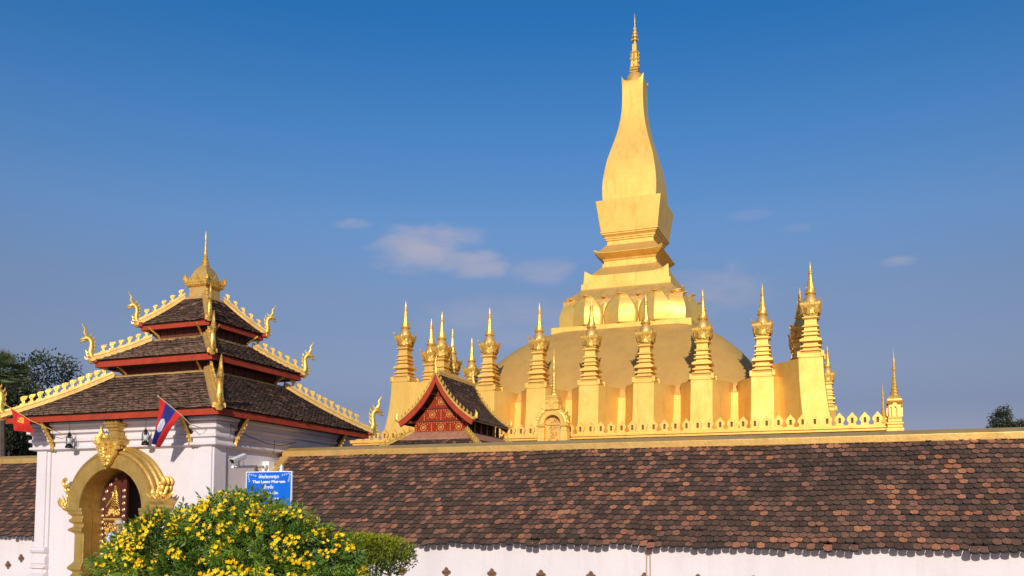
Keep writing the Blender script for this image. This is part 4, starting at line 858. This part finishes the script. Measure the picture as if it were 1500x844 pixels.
# ------------------------------------------------------------------ red gabled hall
hx = -16.85; H0 = 34.2; H1 = 38.2
hall = thing('gabled_hall', (hx, 36.2, G), 'small hall with a red gold-stencilled gable and steep curved tile roof', 'hall'); ho_ = (hx, 36.2, G)
def hb(m, name, mt, parent=hall, **k): return m.build(name, mt, parent, org=ho_, **k)
def rp(t_):  # roof curve, t 0 ridge .. 1 eave: (half width, z)
    return 1.78*(.62*t_+.38*t_**1.9), 6.22-2.08*(1.30*t_-.30*t_**2)
NN = 14
for s_ in (-1, 1):
    m = M(); L_ = 0; tab = [(0, 0.)]
    pts = [rp(i/40) for i in range(41)]; cum = [0]
    for i in range(40): cum.append(cum[-1]+math.dist(pts[i], pts[i+1]))
    LT = cum[-1]
    def fp(u, s, s_=s_):
        d = max(0, LT-s); k = min(39, max(0, next((i for i in range(40) if cum[i+1] >= d), 39))); f_ = (d-cum[k])/(cum[k+1]-cum[k]); a = pts[k][0]+(pts[k+1][0]-pts[k][0])*f_; z = pts[k][1]+(pts[k+1][1]-pts[k][1])*f_
        return Vector((hx+s_*a, u, z+.03))
    tiles(m, fp, (s_, 0, .8), (0, 1, 0), (-s_*.7, 0, .7), LT-.05, lambda s: H0+.05, lambda s: H1, .15, .15, lift=.03, th=.028, jit=.6)
    hb(m, 'tile_roof', [TILE2, TLIP2], recalc=False)
m = M()
m.loft([[(hx+s_*a, y, z-dz) for (s_, a, z, dz) in [(-1, *rp(1-i/NN), 0) for i in range(NN)]+[(1, *rp(i/NN), 0) for i in range(NN+1)]+[(1, *rp(1-i/NN), .08) for i in range(NN)]+[(-1, *rp(i/NN), .08) for i in range(NN+1)]] for y in (H0+.02, H1)])
hb(m, 'roof_boarding', WOOD)
for yy, nm in ((H0, 'bargeboard'), (H1, 'bargeboard')):
    m = M()
    band = [(-1, *rp(1-i/NN), 0) for i in range(NN)]+[(1, *rp(i/NN), 0) for i in range(NN+1)]+[(1, *rp(1-i/NN), .24) for i in range(NN)]+[(-1, *rp(i/NN), .24) for i in range(NN+1)]
    m.loft([[(hx+s_*max(0, a-(.10 if dz else 0)), y, z-dz*(.9 if a > .05 else 1.9)) for s_, a, z, dz in band] for y in (yy-.06, yy+.05)]); hb(m, nm, REDP)
    m = M()
    for s_ in (-1, 1):
        m.sweep([((hx+s_*rp(i/NN)[0], yy, rp(i/NN)[1]), (0, 1, 0), (0, 0, 1)) for i in range(NN+1)], [(-.10,-.01),(.10,-.01),(.10,.07),(-.10,.07)])
        for j in range(12):
            t_ = .07+.078*j; a, z = rp(t_); big = 1
            m.tube([(hx+s_*a, yy, z+.05), (hx+s_*(a+.05), yy, z+.13), (hx+s_*(a+.02), yy, z+.24)], [.055, .05, .006], 5)
        a, z = rp(1); m.tube([(hx+s_*(a-.05), yy, z+.03), (hx+s_*(a+.10), yy, z+.10), (hx+s_*(a+.12), yy, z+.26), (hx+s_*(a+.07), yy, z+.42)], [.08, .09, .06, .006], 6)
    m.tube([(hx, yy-.02, 6.2), (hx, yy-.05, 6.45), (hx-.04, yy-.02, 6.65), (hx+.02, yy, 6.95)], [.08, .06, .04, .006], 6)
    hb(m, 'gable_crest', GOLDF, smooth=40)
m = M(); m.box(hx-.09, hx+.09, H0+.1, H1-.1, 6.15, 6.30)
for j in range(22): y = H0+.3+.165*j; m.tube([(hx, y, 6.28), (hx, y-.02, 6.36), (hx, y+.03, 6.46)], [.035, .03, .005], 5)
hb(m, 'ridge_crest', GOLDD)
# gable wall with stencils
gy = H0+.55; m = M(); m.prism([(-1.28, 3.62), (1.28, 3.62), (1.28, 4.05)]+[(rp(1-i/10)[0]-.10, min(6.0, rp(1-i/10)[1]-.25)) for i in range(3, 10)]+[(0, 5.85)]+[(-rp(i/10)[0]+.10, min(6.0, rp(i/10)[1]-.25)) for i in range(1, 8)]+[(-1.28, 4.05)], .08, (hx, gy, 0), (1,0,0), (0,0,1)); gwm = m; gw = None
for z in (4.17, 4.72, 5.28):
    hw = 1.36 if z < 4.5 else (1.0 if z < 5 else .52); m = M(); m.box(hx-hw, hx+hw, gy-.07, gy-.04, z, z+.05); rails = globals().setdefault('rails', []); rails.append(m)
m = M()
def dot_(x, z, r): q = M(); q.lathe((0,0,0), [(r,0),(r*.8,.012),(.002,.014)], 8); m.join(q, Matrix.Translation((x, gy-.041, z)) @ Matrix.Rotation(math.pi/2, 4, 'X'))
for z, xs_ in ((3.92, (-.85, 0, .85)), (4.47, (-.42, .40)), (5.02, (0,))):
    for x in xs_:
        m.tube([(hx+x+.135*math.cos(a), gy-.045, z+.135*math.sin(a)) for a in [i*math.pi/8 for i in range(17)]], .016, 4); m.tube([(hx+x+.06*math.cos(a), gy-.045, z+.06*math.sin(a)) for a in [i*math.pi/4 for i in range(9)]], .016, 4); dot_(hx+x, z, .03)
        for k in range(4): dot_(hx+x+.2*(1 if k % 2 else -1), z+.13*(1 if k > 1 else -1), .022)
for z, hw in ((4.12, 1.15), (4.66, .9), (5.22, .45), (3.70, 1.2)):
    k = int(hw/.11)
    for i in range(-k, k+1): dot_(hx+i*.11, z-.0, .02)
for x, z0, z1 in ((-.45,3.7,4.1),(.45,3.7,4.1),(0,4.25,4.7),(-1.2,3.7,4.1),(1.2,3.7,4.1),(-.8,4.25,4.5),(.75,4.25,4.5),(0,5.35,5.6)):
    for i in range(int((z1-z0)/.08)+1): dot_(hx+x, z0+.08*i, .024)
m.m = [1]*len(m.f); gwm.join(m); gw = hb(gwm, 'gable_wall', [REDG, mat('stencil_gold', (.72, .42, .12), .5, .3)])
for r_ in rails: hb(r_, 'panel_rail', REDD, gw)
for s_ in (-1, 1):
    for k, z in enumerate((4.15, 4.75, 5.35)):
        a = 1.55-.48*k; m = M(); m.box(hx+s_*(a-.35), hx+s_*(a-.02), H0+.08, H0+.5, z-.04, z+.04); hb(m, 'purlin', REDD)
# skirt roof
def skr(d, z): return [(hx-1.28-d, H0+.35-d, z), (hx+1.28+d, H0+.35-d, z), (hx+1.28+d, H1+.2+d, z), (hx-1.28-d, H1+.2+d, z)]
m = M(); m.loft([skr(1.9, 2.20), skr(1.85, 2.28), skr(.02, 3.66), skr(-.1, 3.66)]); hb(m, 'skirt_boarding', WOOD)
for (dx, dy, half, off, cx_, cy_) in ((0,-1,1.28,0,hx,H0+.35),(1,0,2.0,0,hx+1.28,(H0+H1+.55)/2),(-1,0,2.0,0,hx-1.28,(H0+H1+.55)/2)):
    m = M(); U = Vector((-dy, dx, 0)); D = Vector((dx, dy, 0)); L_ = math.hypot(1.9, 1.4)
    tiles(m, lambda u, s: Vector((cx_, cy_, 2.30))+U*u+D*(1.87-1.87*s/L_)+Vector((0,0,1.38*s/L_)), (dx, dy, 1), U, (-dx*.8, -dy*.8, .6), L_-.12, lambda s: -(half+1.87*(1-s/L_)), lambda s: half+1.87*(1-s/L_), .15, .15)
    hb(m, 'skirt_tiles', [TILE2, TLIP2], recalc=False)
m = M(); m.loft([skr(.50, 3.32), skr(.46, 3.40), skr(.10, 3.68), skr(-.0, 3.72)]); hb(m, 'skirt_head_band', TERR)
for (ax, ay) in ((-1,-1),(1,-1),(1,1),(-1,1)):
    x0 = hx+ax*1.30; y0 = H0+.33 if ay < 0 else H1+.22; A = Vector((ax, ay, 0))
    path = [(Vector((x0, y0, 3.70-1.40*t_))+A*(1.9*t_), Vector((-A.y, A.x, 0)).normalized(), (0,0,1)) for t_ in [i/8 for i in range(9)]]
    m = M(); m.sweep(path, [(-.12,-.02),(.12,-.02),(.12,.07),(.06,.12),(-.06,.12),(-.12,.07)])
    for j in range(12): p_ = path[0][0]+(path[8][0]-path[0][0])*(.04+.08*j); An = A.normalized(); m.tube([p_+Vector((0,0,.1)), p_+An*.03+Vector((0,0,.18)), p_-An*.0+Vector((0,0,.28))], [.05,.045,.006], 5)
    hb(m, 'skirt_hip', GOLDF)
m = M()
for s_ in (-1, 1):
    for k in range(6): y = H0+.6+.68*k; m.box(hx+s_*1.22-.06, hx+s_*1.22+.06, y-.06, y+.06, 3.6, 4.2)
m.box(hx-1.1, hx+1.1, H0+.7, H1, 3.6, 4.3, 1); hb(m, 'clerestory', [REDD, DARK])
m = M(); m.box(hx-2.2, hx+2.2, H0-.4, H1+1.0, G, 2.25); hb(m, 'wall', WHITE)

# ------------------------------------------------------------------ foliage
def leafquad(m, p, d, n, l, w_, r):
    """pointed leaf: p base, d direction, n roughly normal"""
    d = d.normalized(); s_ = d.cross(n)
    if s_.length < 1e-3: s_ = d.orthogonal()
    s_.normalize(); up = s_.cross(d)
    m.add([p, p+d*l*.45+s_*w_/2-up*.06*l, p+d*l, p+d*l*.45-s_*w_/2-up*.06*l], [(0,1,2,3)], 0, r)
def rv(): 
    while True:
        v = Vector((R.uniform(-1,1), R.uniform(-1,1), R.uniform(-1,1)))
        if .05 < v.length < 1: return v.normalized()
def blob_pts(blobs, n, shell=.55):
    tot = sum(b[1][0]*b[1][1]*b[1][2] for b in blobs); out = []
    for (c_, r_) in blobs:
        k = int(n*r_[0]*r_[1]*r_[2]/tot)+1
        for _ in range(k):
            v = rv(); q = (shell+(1-shell)*R.random()**.6); p = Vector((c_[0]+v.x*r_[0]*q, c_[1]+v.y*r_[1]*q, c_[2]+v.z*r_[2]*q)); out.append((p, v, q))
    return out
def lump(p, f1=2.1, f2=5.3): return .5+.5*math.sin(p.x*f1+1.3*math.sin(p.z*f1*1.3))*math.sin(p.z*f1*1.2+p.y*f1+.7*math.sin(p.x*f2))
# yellow-flowered bush
bc = (-7.25, 9.4, G)
bush = thing('yellow_flower_bush', bc, 'big rounded bush covered in yellow trumpet flowers before the gate', 'bush')
blobs = [((-8.75,9.3,-.72),(.62,.7,.50)),((-8.25,9.3,-.62),(.82,.8,.66)),((-7.45,9.4,-.45),(.85,.8,.70)),((-6.85,9.4,-.56),(.75,.8,.62)),((-6.35,9.5,-.80),(.62,.75,.60)),((-7.3,9.1,-1.2),(1.4,.9,.8)),((-8.55,9.2,-1.25),(.65,.7,.6)),((-6.15,9.4,-1.25),(.6,.7,.6)),((-7.3,9.5,-.04),(.34,.4,.32)),((-7.95,9.4,-.42),(.42,.45,.34))]
wood = M()
for k in range(16):
    a = R.uniform(0, 6.28); q = R.uniform(.3, 1.2); e = Vector((bc[0]+1.35*q*math.cos(a)*.9, bc[1]+.5*q*math.sin(a), R.uniform(-1.0, -.1))); b_ = Vector((bc[0]+.25*math.cos(a), bc[1]+.2*math.sin(a), G))
    wood.tube([b_, b_.lerp(e, .4)+Vector((0,0,.25)), e], [.035, .022, .006], 5)
wood.build('stem', BARK, bush, org=bc)
lm = M()
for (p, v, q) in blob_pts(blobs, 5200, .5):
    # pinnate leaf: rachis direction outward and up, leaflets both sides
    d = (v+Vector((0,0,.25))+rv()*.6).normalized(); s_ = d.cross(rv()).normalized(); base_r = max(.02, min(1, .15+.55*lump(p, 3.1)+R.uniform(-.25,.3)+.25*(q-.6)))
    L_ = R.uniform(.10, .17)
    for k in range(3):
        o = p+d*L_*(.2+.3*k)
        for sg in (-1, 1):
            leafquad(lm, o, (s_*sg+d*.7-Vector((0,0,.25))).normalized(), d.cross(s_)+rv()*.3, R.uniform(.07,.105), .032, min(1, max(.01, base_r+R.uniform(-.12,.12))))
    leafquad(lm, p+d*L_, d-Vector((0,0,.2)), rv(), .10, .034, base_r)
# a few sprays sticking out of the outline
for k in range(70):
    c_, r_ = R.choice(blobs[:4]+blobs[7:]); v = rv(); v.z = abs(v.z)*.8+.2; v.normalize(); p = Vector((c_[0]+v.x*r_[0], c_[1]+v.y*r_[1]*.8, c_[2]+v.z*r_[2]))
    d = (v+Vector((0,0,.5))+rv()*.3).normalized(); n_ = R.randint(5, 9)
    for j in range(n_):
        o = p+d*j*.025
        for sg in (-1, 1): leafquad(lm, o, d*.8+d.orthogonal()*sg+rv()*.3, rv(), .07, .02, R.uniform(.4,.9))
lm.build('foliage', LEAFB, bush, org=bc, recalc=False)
fl = []
cand = [(p, v, q) for (p, v, q) in blob_pts([b for b in blobs], 2600, .97) if v.z > -.15 and v.y < .55]
def inside(p, skip=.93): return any(((p.x-c_[0])/r_[0])**2+((p.y-c_[1])/r_[1])**2+((p.z-c_[2])/r_[2])**2 < skip**2 for c_, r_ in blobs)
cand = [c_ for c_ in cand if not inside(c_[0])]
R.shuffle(cand); chosen = []
for p, v, q in cand:
    wgt = .95 if p.z > -.35 else (.60 if p.z > -.75 else .30)
    if R.random() < wgt*(.55+.6*lump(p, 2.2)) and all((p-c_[0]).length > .065 for c_ in chosen): chosen.append((p, v))
    if len(chosen) >= 400: break
def cluster(m, p, v):
    for k in range(R.randint(4, 10)):
        o = p+v*.02+rv()*.055+Vector((0,0,.02)); d = (v*.8+Vector((0,-.5,.25))+rv()*.7).normalized(); u = d.orthogonal().normalized(); w_ = d.cross(u); r_ = R.uniform(.020,.033); rr = R.random()
        vs = [o-d*.03]; n_ = 5
        ring = []
        for i in range(n_*2): a = math.pi*i/n_; q = r_*(1.15 if i % 2 == 0 else .72); ring.append(o+(u*math.cos(a)+w_*math.sin(a))*q+d*(.006 if i % 2 == 0 else .0))
        m.add([o-d*.022]+ring, [(0, 1+i, 1+(i+1) % (2*n_)) for i in range(2*n_)], 0, max(.02, rr))
chosen.sort(key=lambda c_: c_[0].y)
for i, (p, v) in enumerate(chosen[:100]):
    m = M(); cluster(m, p, v); m.build('flower_cluster', FLOWER, bush, org=bc, recalc=False)
m = M()
for p, v in chosen[100:]: cluster(m, p, v)
tag(m.build('flower_clusters', FLOWER, bush, org=bc, recalc=False), kind='stuff')

# clipped shrub
bc = (-7.72, 13.1, G); sh = thing('clipped_shrub', bc, 'low yellow-green shrub with bare twigs below, right of the flowering bush', 'shrub')
m = M()
for k in range(46):
    a = R.uniform(0, 6.28); q = R.random()**.5; e = Vector((bc[0]+.78*q*math.cos(a), bc[1]+.6*q*math.sin(a), -.62+.28*math.sqrt(max(0, 1-q*q)))); b_ = Vector((bc[0]+R.uniform(-.15,.15), bc[1]+R.uniform(-.1,.1), G)); md = b_.lerp(e, .55)+rv()*.06
    m.tube([b_, md, e], [.016, .010, .004], 4)
    for j in range(3): f_ = md.lerp(e, R.random()); m.tube([f_, f_+rv()*.15+Vector((0,0,.18))], [.005, .002], 3)
m.build('twigs', BARK, sh, org=bc)
m = M()
sblobs = [((bc[0]-.35,bc[1],-.52),(.55,.55,.25)),((bc[0]+.35,bc[1],-.54),(.52,.55,.24)),((bc[0],bc[1]-.1,-.46),(.6,.6,.21)),((bc[0]-.6,bc[1],-.66),(.40,.45,.22)),((bc[0]+.55,bc[1],-.70),(.34,.4,.24)),((bc[0]+.1,bc[1]-.1,-.78),(.72,.55,.20))]
for (p, v, q) in blob_pts(sblobs, 7500, .45):
    if R.random() < .25+.3*(p.z < -.72): continue
    b_ = max(.02, min(1, .05+.75*(p.z+.9)/.65+R.uniform(-.3,.3)))
    for k in range(2): leafquad(m, p, (v+rv()+Vector((0,0,.7))), rv(), R.uniform(.035,.065), .03, b_)
m.build('foliage', LEAFS, sh, org=bc, recalc=False)

# background trees
def tree(loc, label, blobs, n, lsz, mt=LEAFT, name='tree', trunk_r=.3):
    t_ = thing(name, loc, label, 'tree'); m = M(); L0 = Vector(loc)
    top = Vector((sum(b[0][0] for b in blobs)/len(blobs), sum(b[0][1] for b in blobs)/len(blobs), min(b[0][2] for b in blobs)))
    m.tube([L0, L0.lerp(top, .5)+Vector((.3,0,0)), top], [trunk_r, trunk_r*.7, trunk_r*.45], 8)
    for c_, r_ in blobs: m.tube([L0.lerp(top, .6), L0.lerp(top, .8).lerp(Vector(c_), .5)+Vector((0,0,.3)), Vector(c_)], [trunk_r*.4, trunk_r*.25, trunk_r*.08], 6)
    m.build('trunk', BARK, t_, org=loc)
    m = M()
    for (p, v, q) in blob_pts(blobs, n, .4):
        if lump(p, 1.1) < .16: continue
        b_ = max(.02, min(1, .1+.75*lump(p, 1.7)+R.uniform(-.25,.35)+.2*v.z))
        for k in range(3): leafquad(m, p+rv()*lsz, (v+rv()*1.2), rv(), lsz*R.uniform(.7,1.3), lsz*.5, b_)
    m.build('crown', mt, t_, org=loc, recalc=False); return t_
def rb(cx, cy, cz, w_, d_, h_, n, r0): return [((cx+R.uniform(-w_, w_), cy+R.uniform(-d_, d_), cz+R.uniform(-h_, h_)), (r0*R.uniform(.7,1.2), r0*R.uniform(.7,1.1), r0*R.uniform(.5,.9))) for _ in range(n)]
tree((-37.0, 30, G), 'dark leafy tree behind the left corner of the gate roof', rb(-37.6, 30, 4.6, 2.6, 2, 1.6, 16, 1.2)+rb(-36.8,30,1.5,3,2,1.5,12,1.3), 16000, .17)
tree((-42.5, 33, G), 'taller dark tree at the left edge behind the palm', rb(-42.5, 33, 6.0, 2.5, 2, 2.0, 14, 1.5)+rb(-42,33,1.5,3,2,1.5,8,1.5), 9000, .2)
tree((9.3, 75, G), 'small green tree showing above the wall ridge at the right edge', [((9.0,75,6.0),(.9,.9,.55)),((9.3,75,6.6),(.55,.5,.5)),((9.9,75,7.5),(.75,.6,.65)),((10.1,75,8.1),(.5,.4,.4)),((10.2,75,6.7),(.8,.7,.6)),((11.2,75,6.7),(.8,.7,.7)),((8.3,75,5.9),(.5,.4,.4)),((12,75,6.4),(.9,.7,.8)),((10,75,5.2),(2,1,.7))], 5200, .16)
# fan palm
pl = (-34.1, 27.5, G); t = thing('fan_palm', pl, 'fan palm with stiff pale green fronds at the left edge', 'palm')
m = M(); m.tube([pl, (-34.1,27.5,2), (-34.3,27.5,5.6)], [.22,.18,.16], 8); m.build('trunk', BARK, t, org=pl)
m = M(); pc = Vector((-34.35, 27.5, 6.0))
for k in range(34):
    v = rv(); v.z = abs(v.z)*1.1-.35; v.normalize(); L_ = R.uniform(.45, .8); c_ = pc+v*L_; m.tube([pc, pc+v*L_*.6+Vector((0,0,.08)), c_], [.03,.02,.015], 4, r=.5)
    s_ = v.cross(Vector((0,0,1)) if abs(v.z) < .95 else Vector((1,0,0))).normalized(); up = s_.cross(v); rr = R.random()
    for j in range(19):
        a = (j-9)/9*1.45; d = v*math.cos(a)+s_*math.sin(a); leafquad(m, c_, d-Vector((0,0,.12)), up, R.uniform(.5,.65), .07, max(.02, min(1, rr*.8+R.uniform(0,.2))))
m.r = [x or .3 for x in m.r]
m.build('fronds', LEAFP, t, org=pl, recalc=False)

# ------------------------------------------------------------------ person half hidden behind the flowering bush
px_, py_, pz_ = -16.85, 16.86, G+.36
t = thing('person', (px_, py_, pz_), 'person in light blue shirt by the gate door, mostly hidden behind the bush', 'person', rz=rad(38))
def skin_obj(name, mt, V, E, Rr, parent, sub=2, root=0):
    me = bpy.data.meshes.new(name); me.from_pydata(V, E, []); me.materials.append(mt); o = bpy.data.objects.new(name, me); col.objects.link(o); o.parent = parent
    sk = o.modifiers.new('skin', 'SKIN'); sk.use_smooth_shade = True
    me.skin_vertices.new(name='skin') if not me.skin_vertices else None
    for i, r_ in enumerate(Rr): me.skin_vertices[0].data[i].radius = r_ if hasattr(r_, '__len__') else (r_, r_)
    me.skin_vertices[0].data[root].use_root = True
    sb_ = o.modifiers.new('sub', 'SUBSURF'); sb_.levels = sub; sb_.render_levels = sub; return o
V = [(0,0,.92),(0,0,1.06),(0,.0,1.25),(0,.0,1.40),(0,-.01,1.48),(0,-.02,1.54),(0,-.025,1.64),(0,-.02,1.70)]
Rr = [(.15,.10),(.13,.09),(.16,.10),(.13,.08),(.055,.055),(.075,.085),(.08,.095),(.05,.06)]; E_ = [(i, i+1) for i in range(7)]
for sx in (-1, 1):
    b_ = len(V); V += [(sx*.09,0,.86),(sx*.10,-.01,.48),(sx*.10,.01,.10),(sx*.10,-.04,.045),(sx*.105,-.14,.03)]; Rr += [.095,.06,.04,.04,.03]; E_ += [(0,b_)]+[(b_+i, b_+i+1) for i in range(4)]
    b_ = len(V); hx_, hy_ = sx*.30, -.12 if sx < 0 else -.02
    V += [(sx*.19,0,1.39),(sx*.27,.02,1.12),(hx_,hy_,.90),(hx_,hy_-.02,.84)]; Rr += [.05,.038,.026,(.035,.02)]; E_ += [(3,b_)]+[(b_+i, b_+i+1) for i in range(3)]
    p_ = b_+3
    for f_ in range(5):
        o_f = len(V); off = (f_-1.5)*.018 if f_ < 4 else -.035; ln = (.030,.036,.034,.027,.024)[f_]
        V += [(hx_, hy_-.02+off, .81-(.0 if f_ < 4 else -.02)), (hx_-sx*.006, hy_-.02+off*1.1, .81-ln), (hx_-sx*.018, hy_-.02+off*1.1, .81-ln*1.8)]; Rr += [.0085,.008,.006]; E_ += [(p_, o_f),(o_f,o_f+1),(o_f+1,o_f+2)]
body = skin_obj('body', SKIN, V, E_, Rr, t)
skin_obj('shirt', SHIRT, [(0,0,.94),(0,0,1.08),(0,0,1.26),(0,0,1.41),(-.19,0,1.40),(-.25,.015,1.2),(.19,0,1.40),(.25,.015,1.2)], [(0,1),(1,2),(2,3),(3,4),(4,5),(3,6),(6,7)], [(.17,.12),(.155,.11),(.18,.12),(.145,.10),.07,.062,.07,.062], body)
skin_obj('trousers', TROU, [(0,0,.95),(-.09,0,.86),(-.10,-.01,.48),(-.10,.01,.12),(.09,0,.86),(.10,-.01,.48),(.10,.01,.12)], [(0,1),(1,2),(2,3),(0,4),(4,5),(5,6)], [(.16,.11),.11,.075,.06,.11,.075,.06], body)
m = M(); m.lathe((0,-.02,0), [(.17,1.655),(.165,1.665),(.095,1.675),(.09,1.73),(.06,1.76),(.005,1.765)], 16); m.build('hat', CAP, body, smooth=40)
m = M()
for sx in (-1, 1): m.lathe((sx*.03,-.108,1.625), [(.001,-.008),(.009,0),(.001,.008)], 8)
m.build('eyes', HAIR, body); m = M(); m.tube([(0,-.105,1.63),(0,-.128,1.595),(0,-.108,1.588)], [.006,.013,.008], 6); m.tube([(-.022,-.104,1.565),(0,-.112,1.563),(.022,-.104,1.565)], [.002,.006,.002], 5); m.build('nose', SKIN, body, smooth=True)
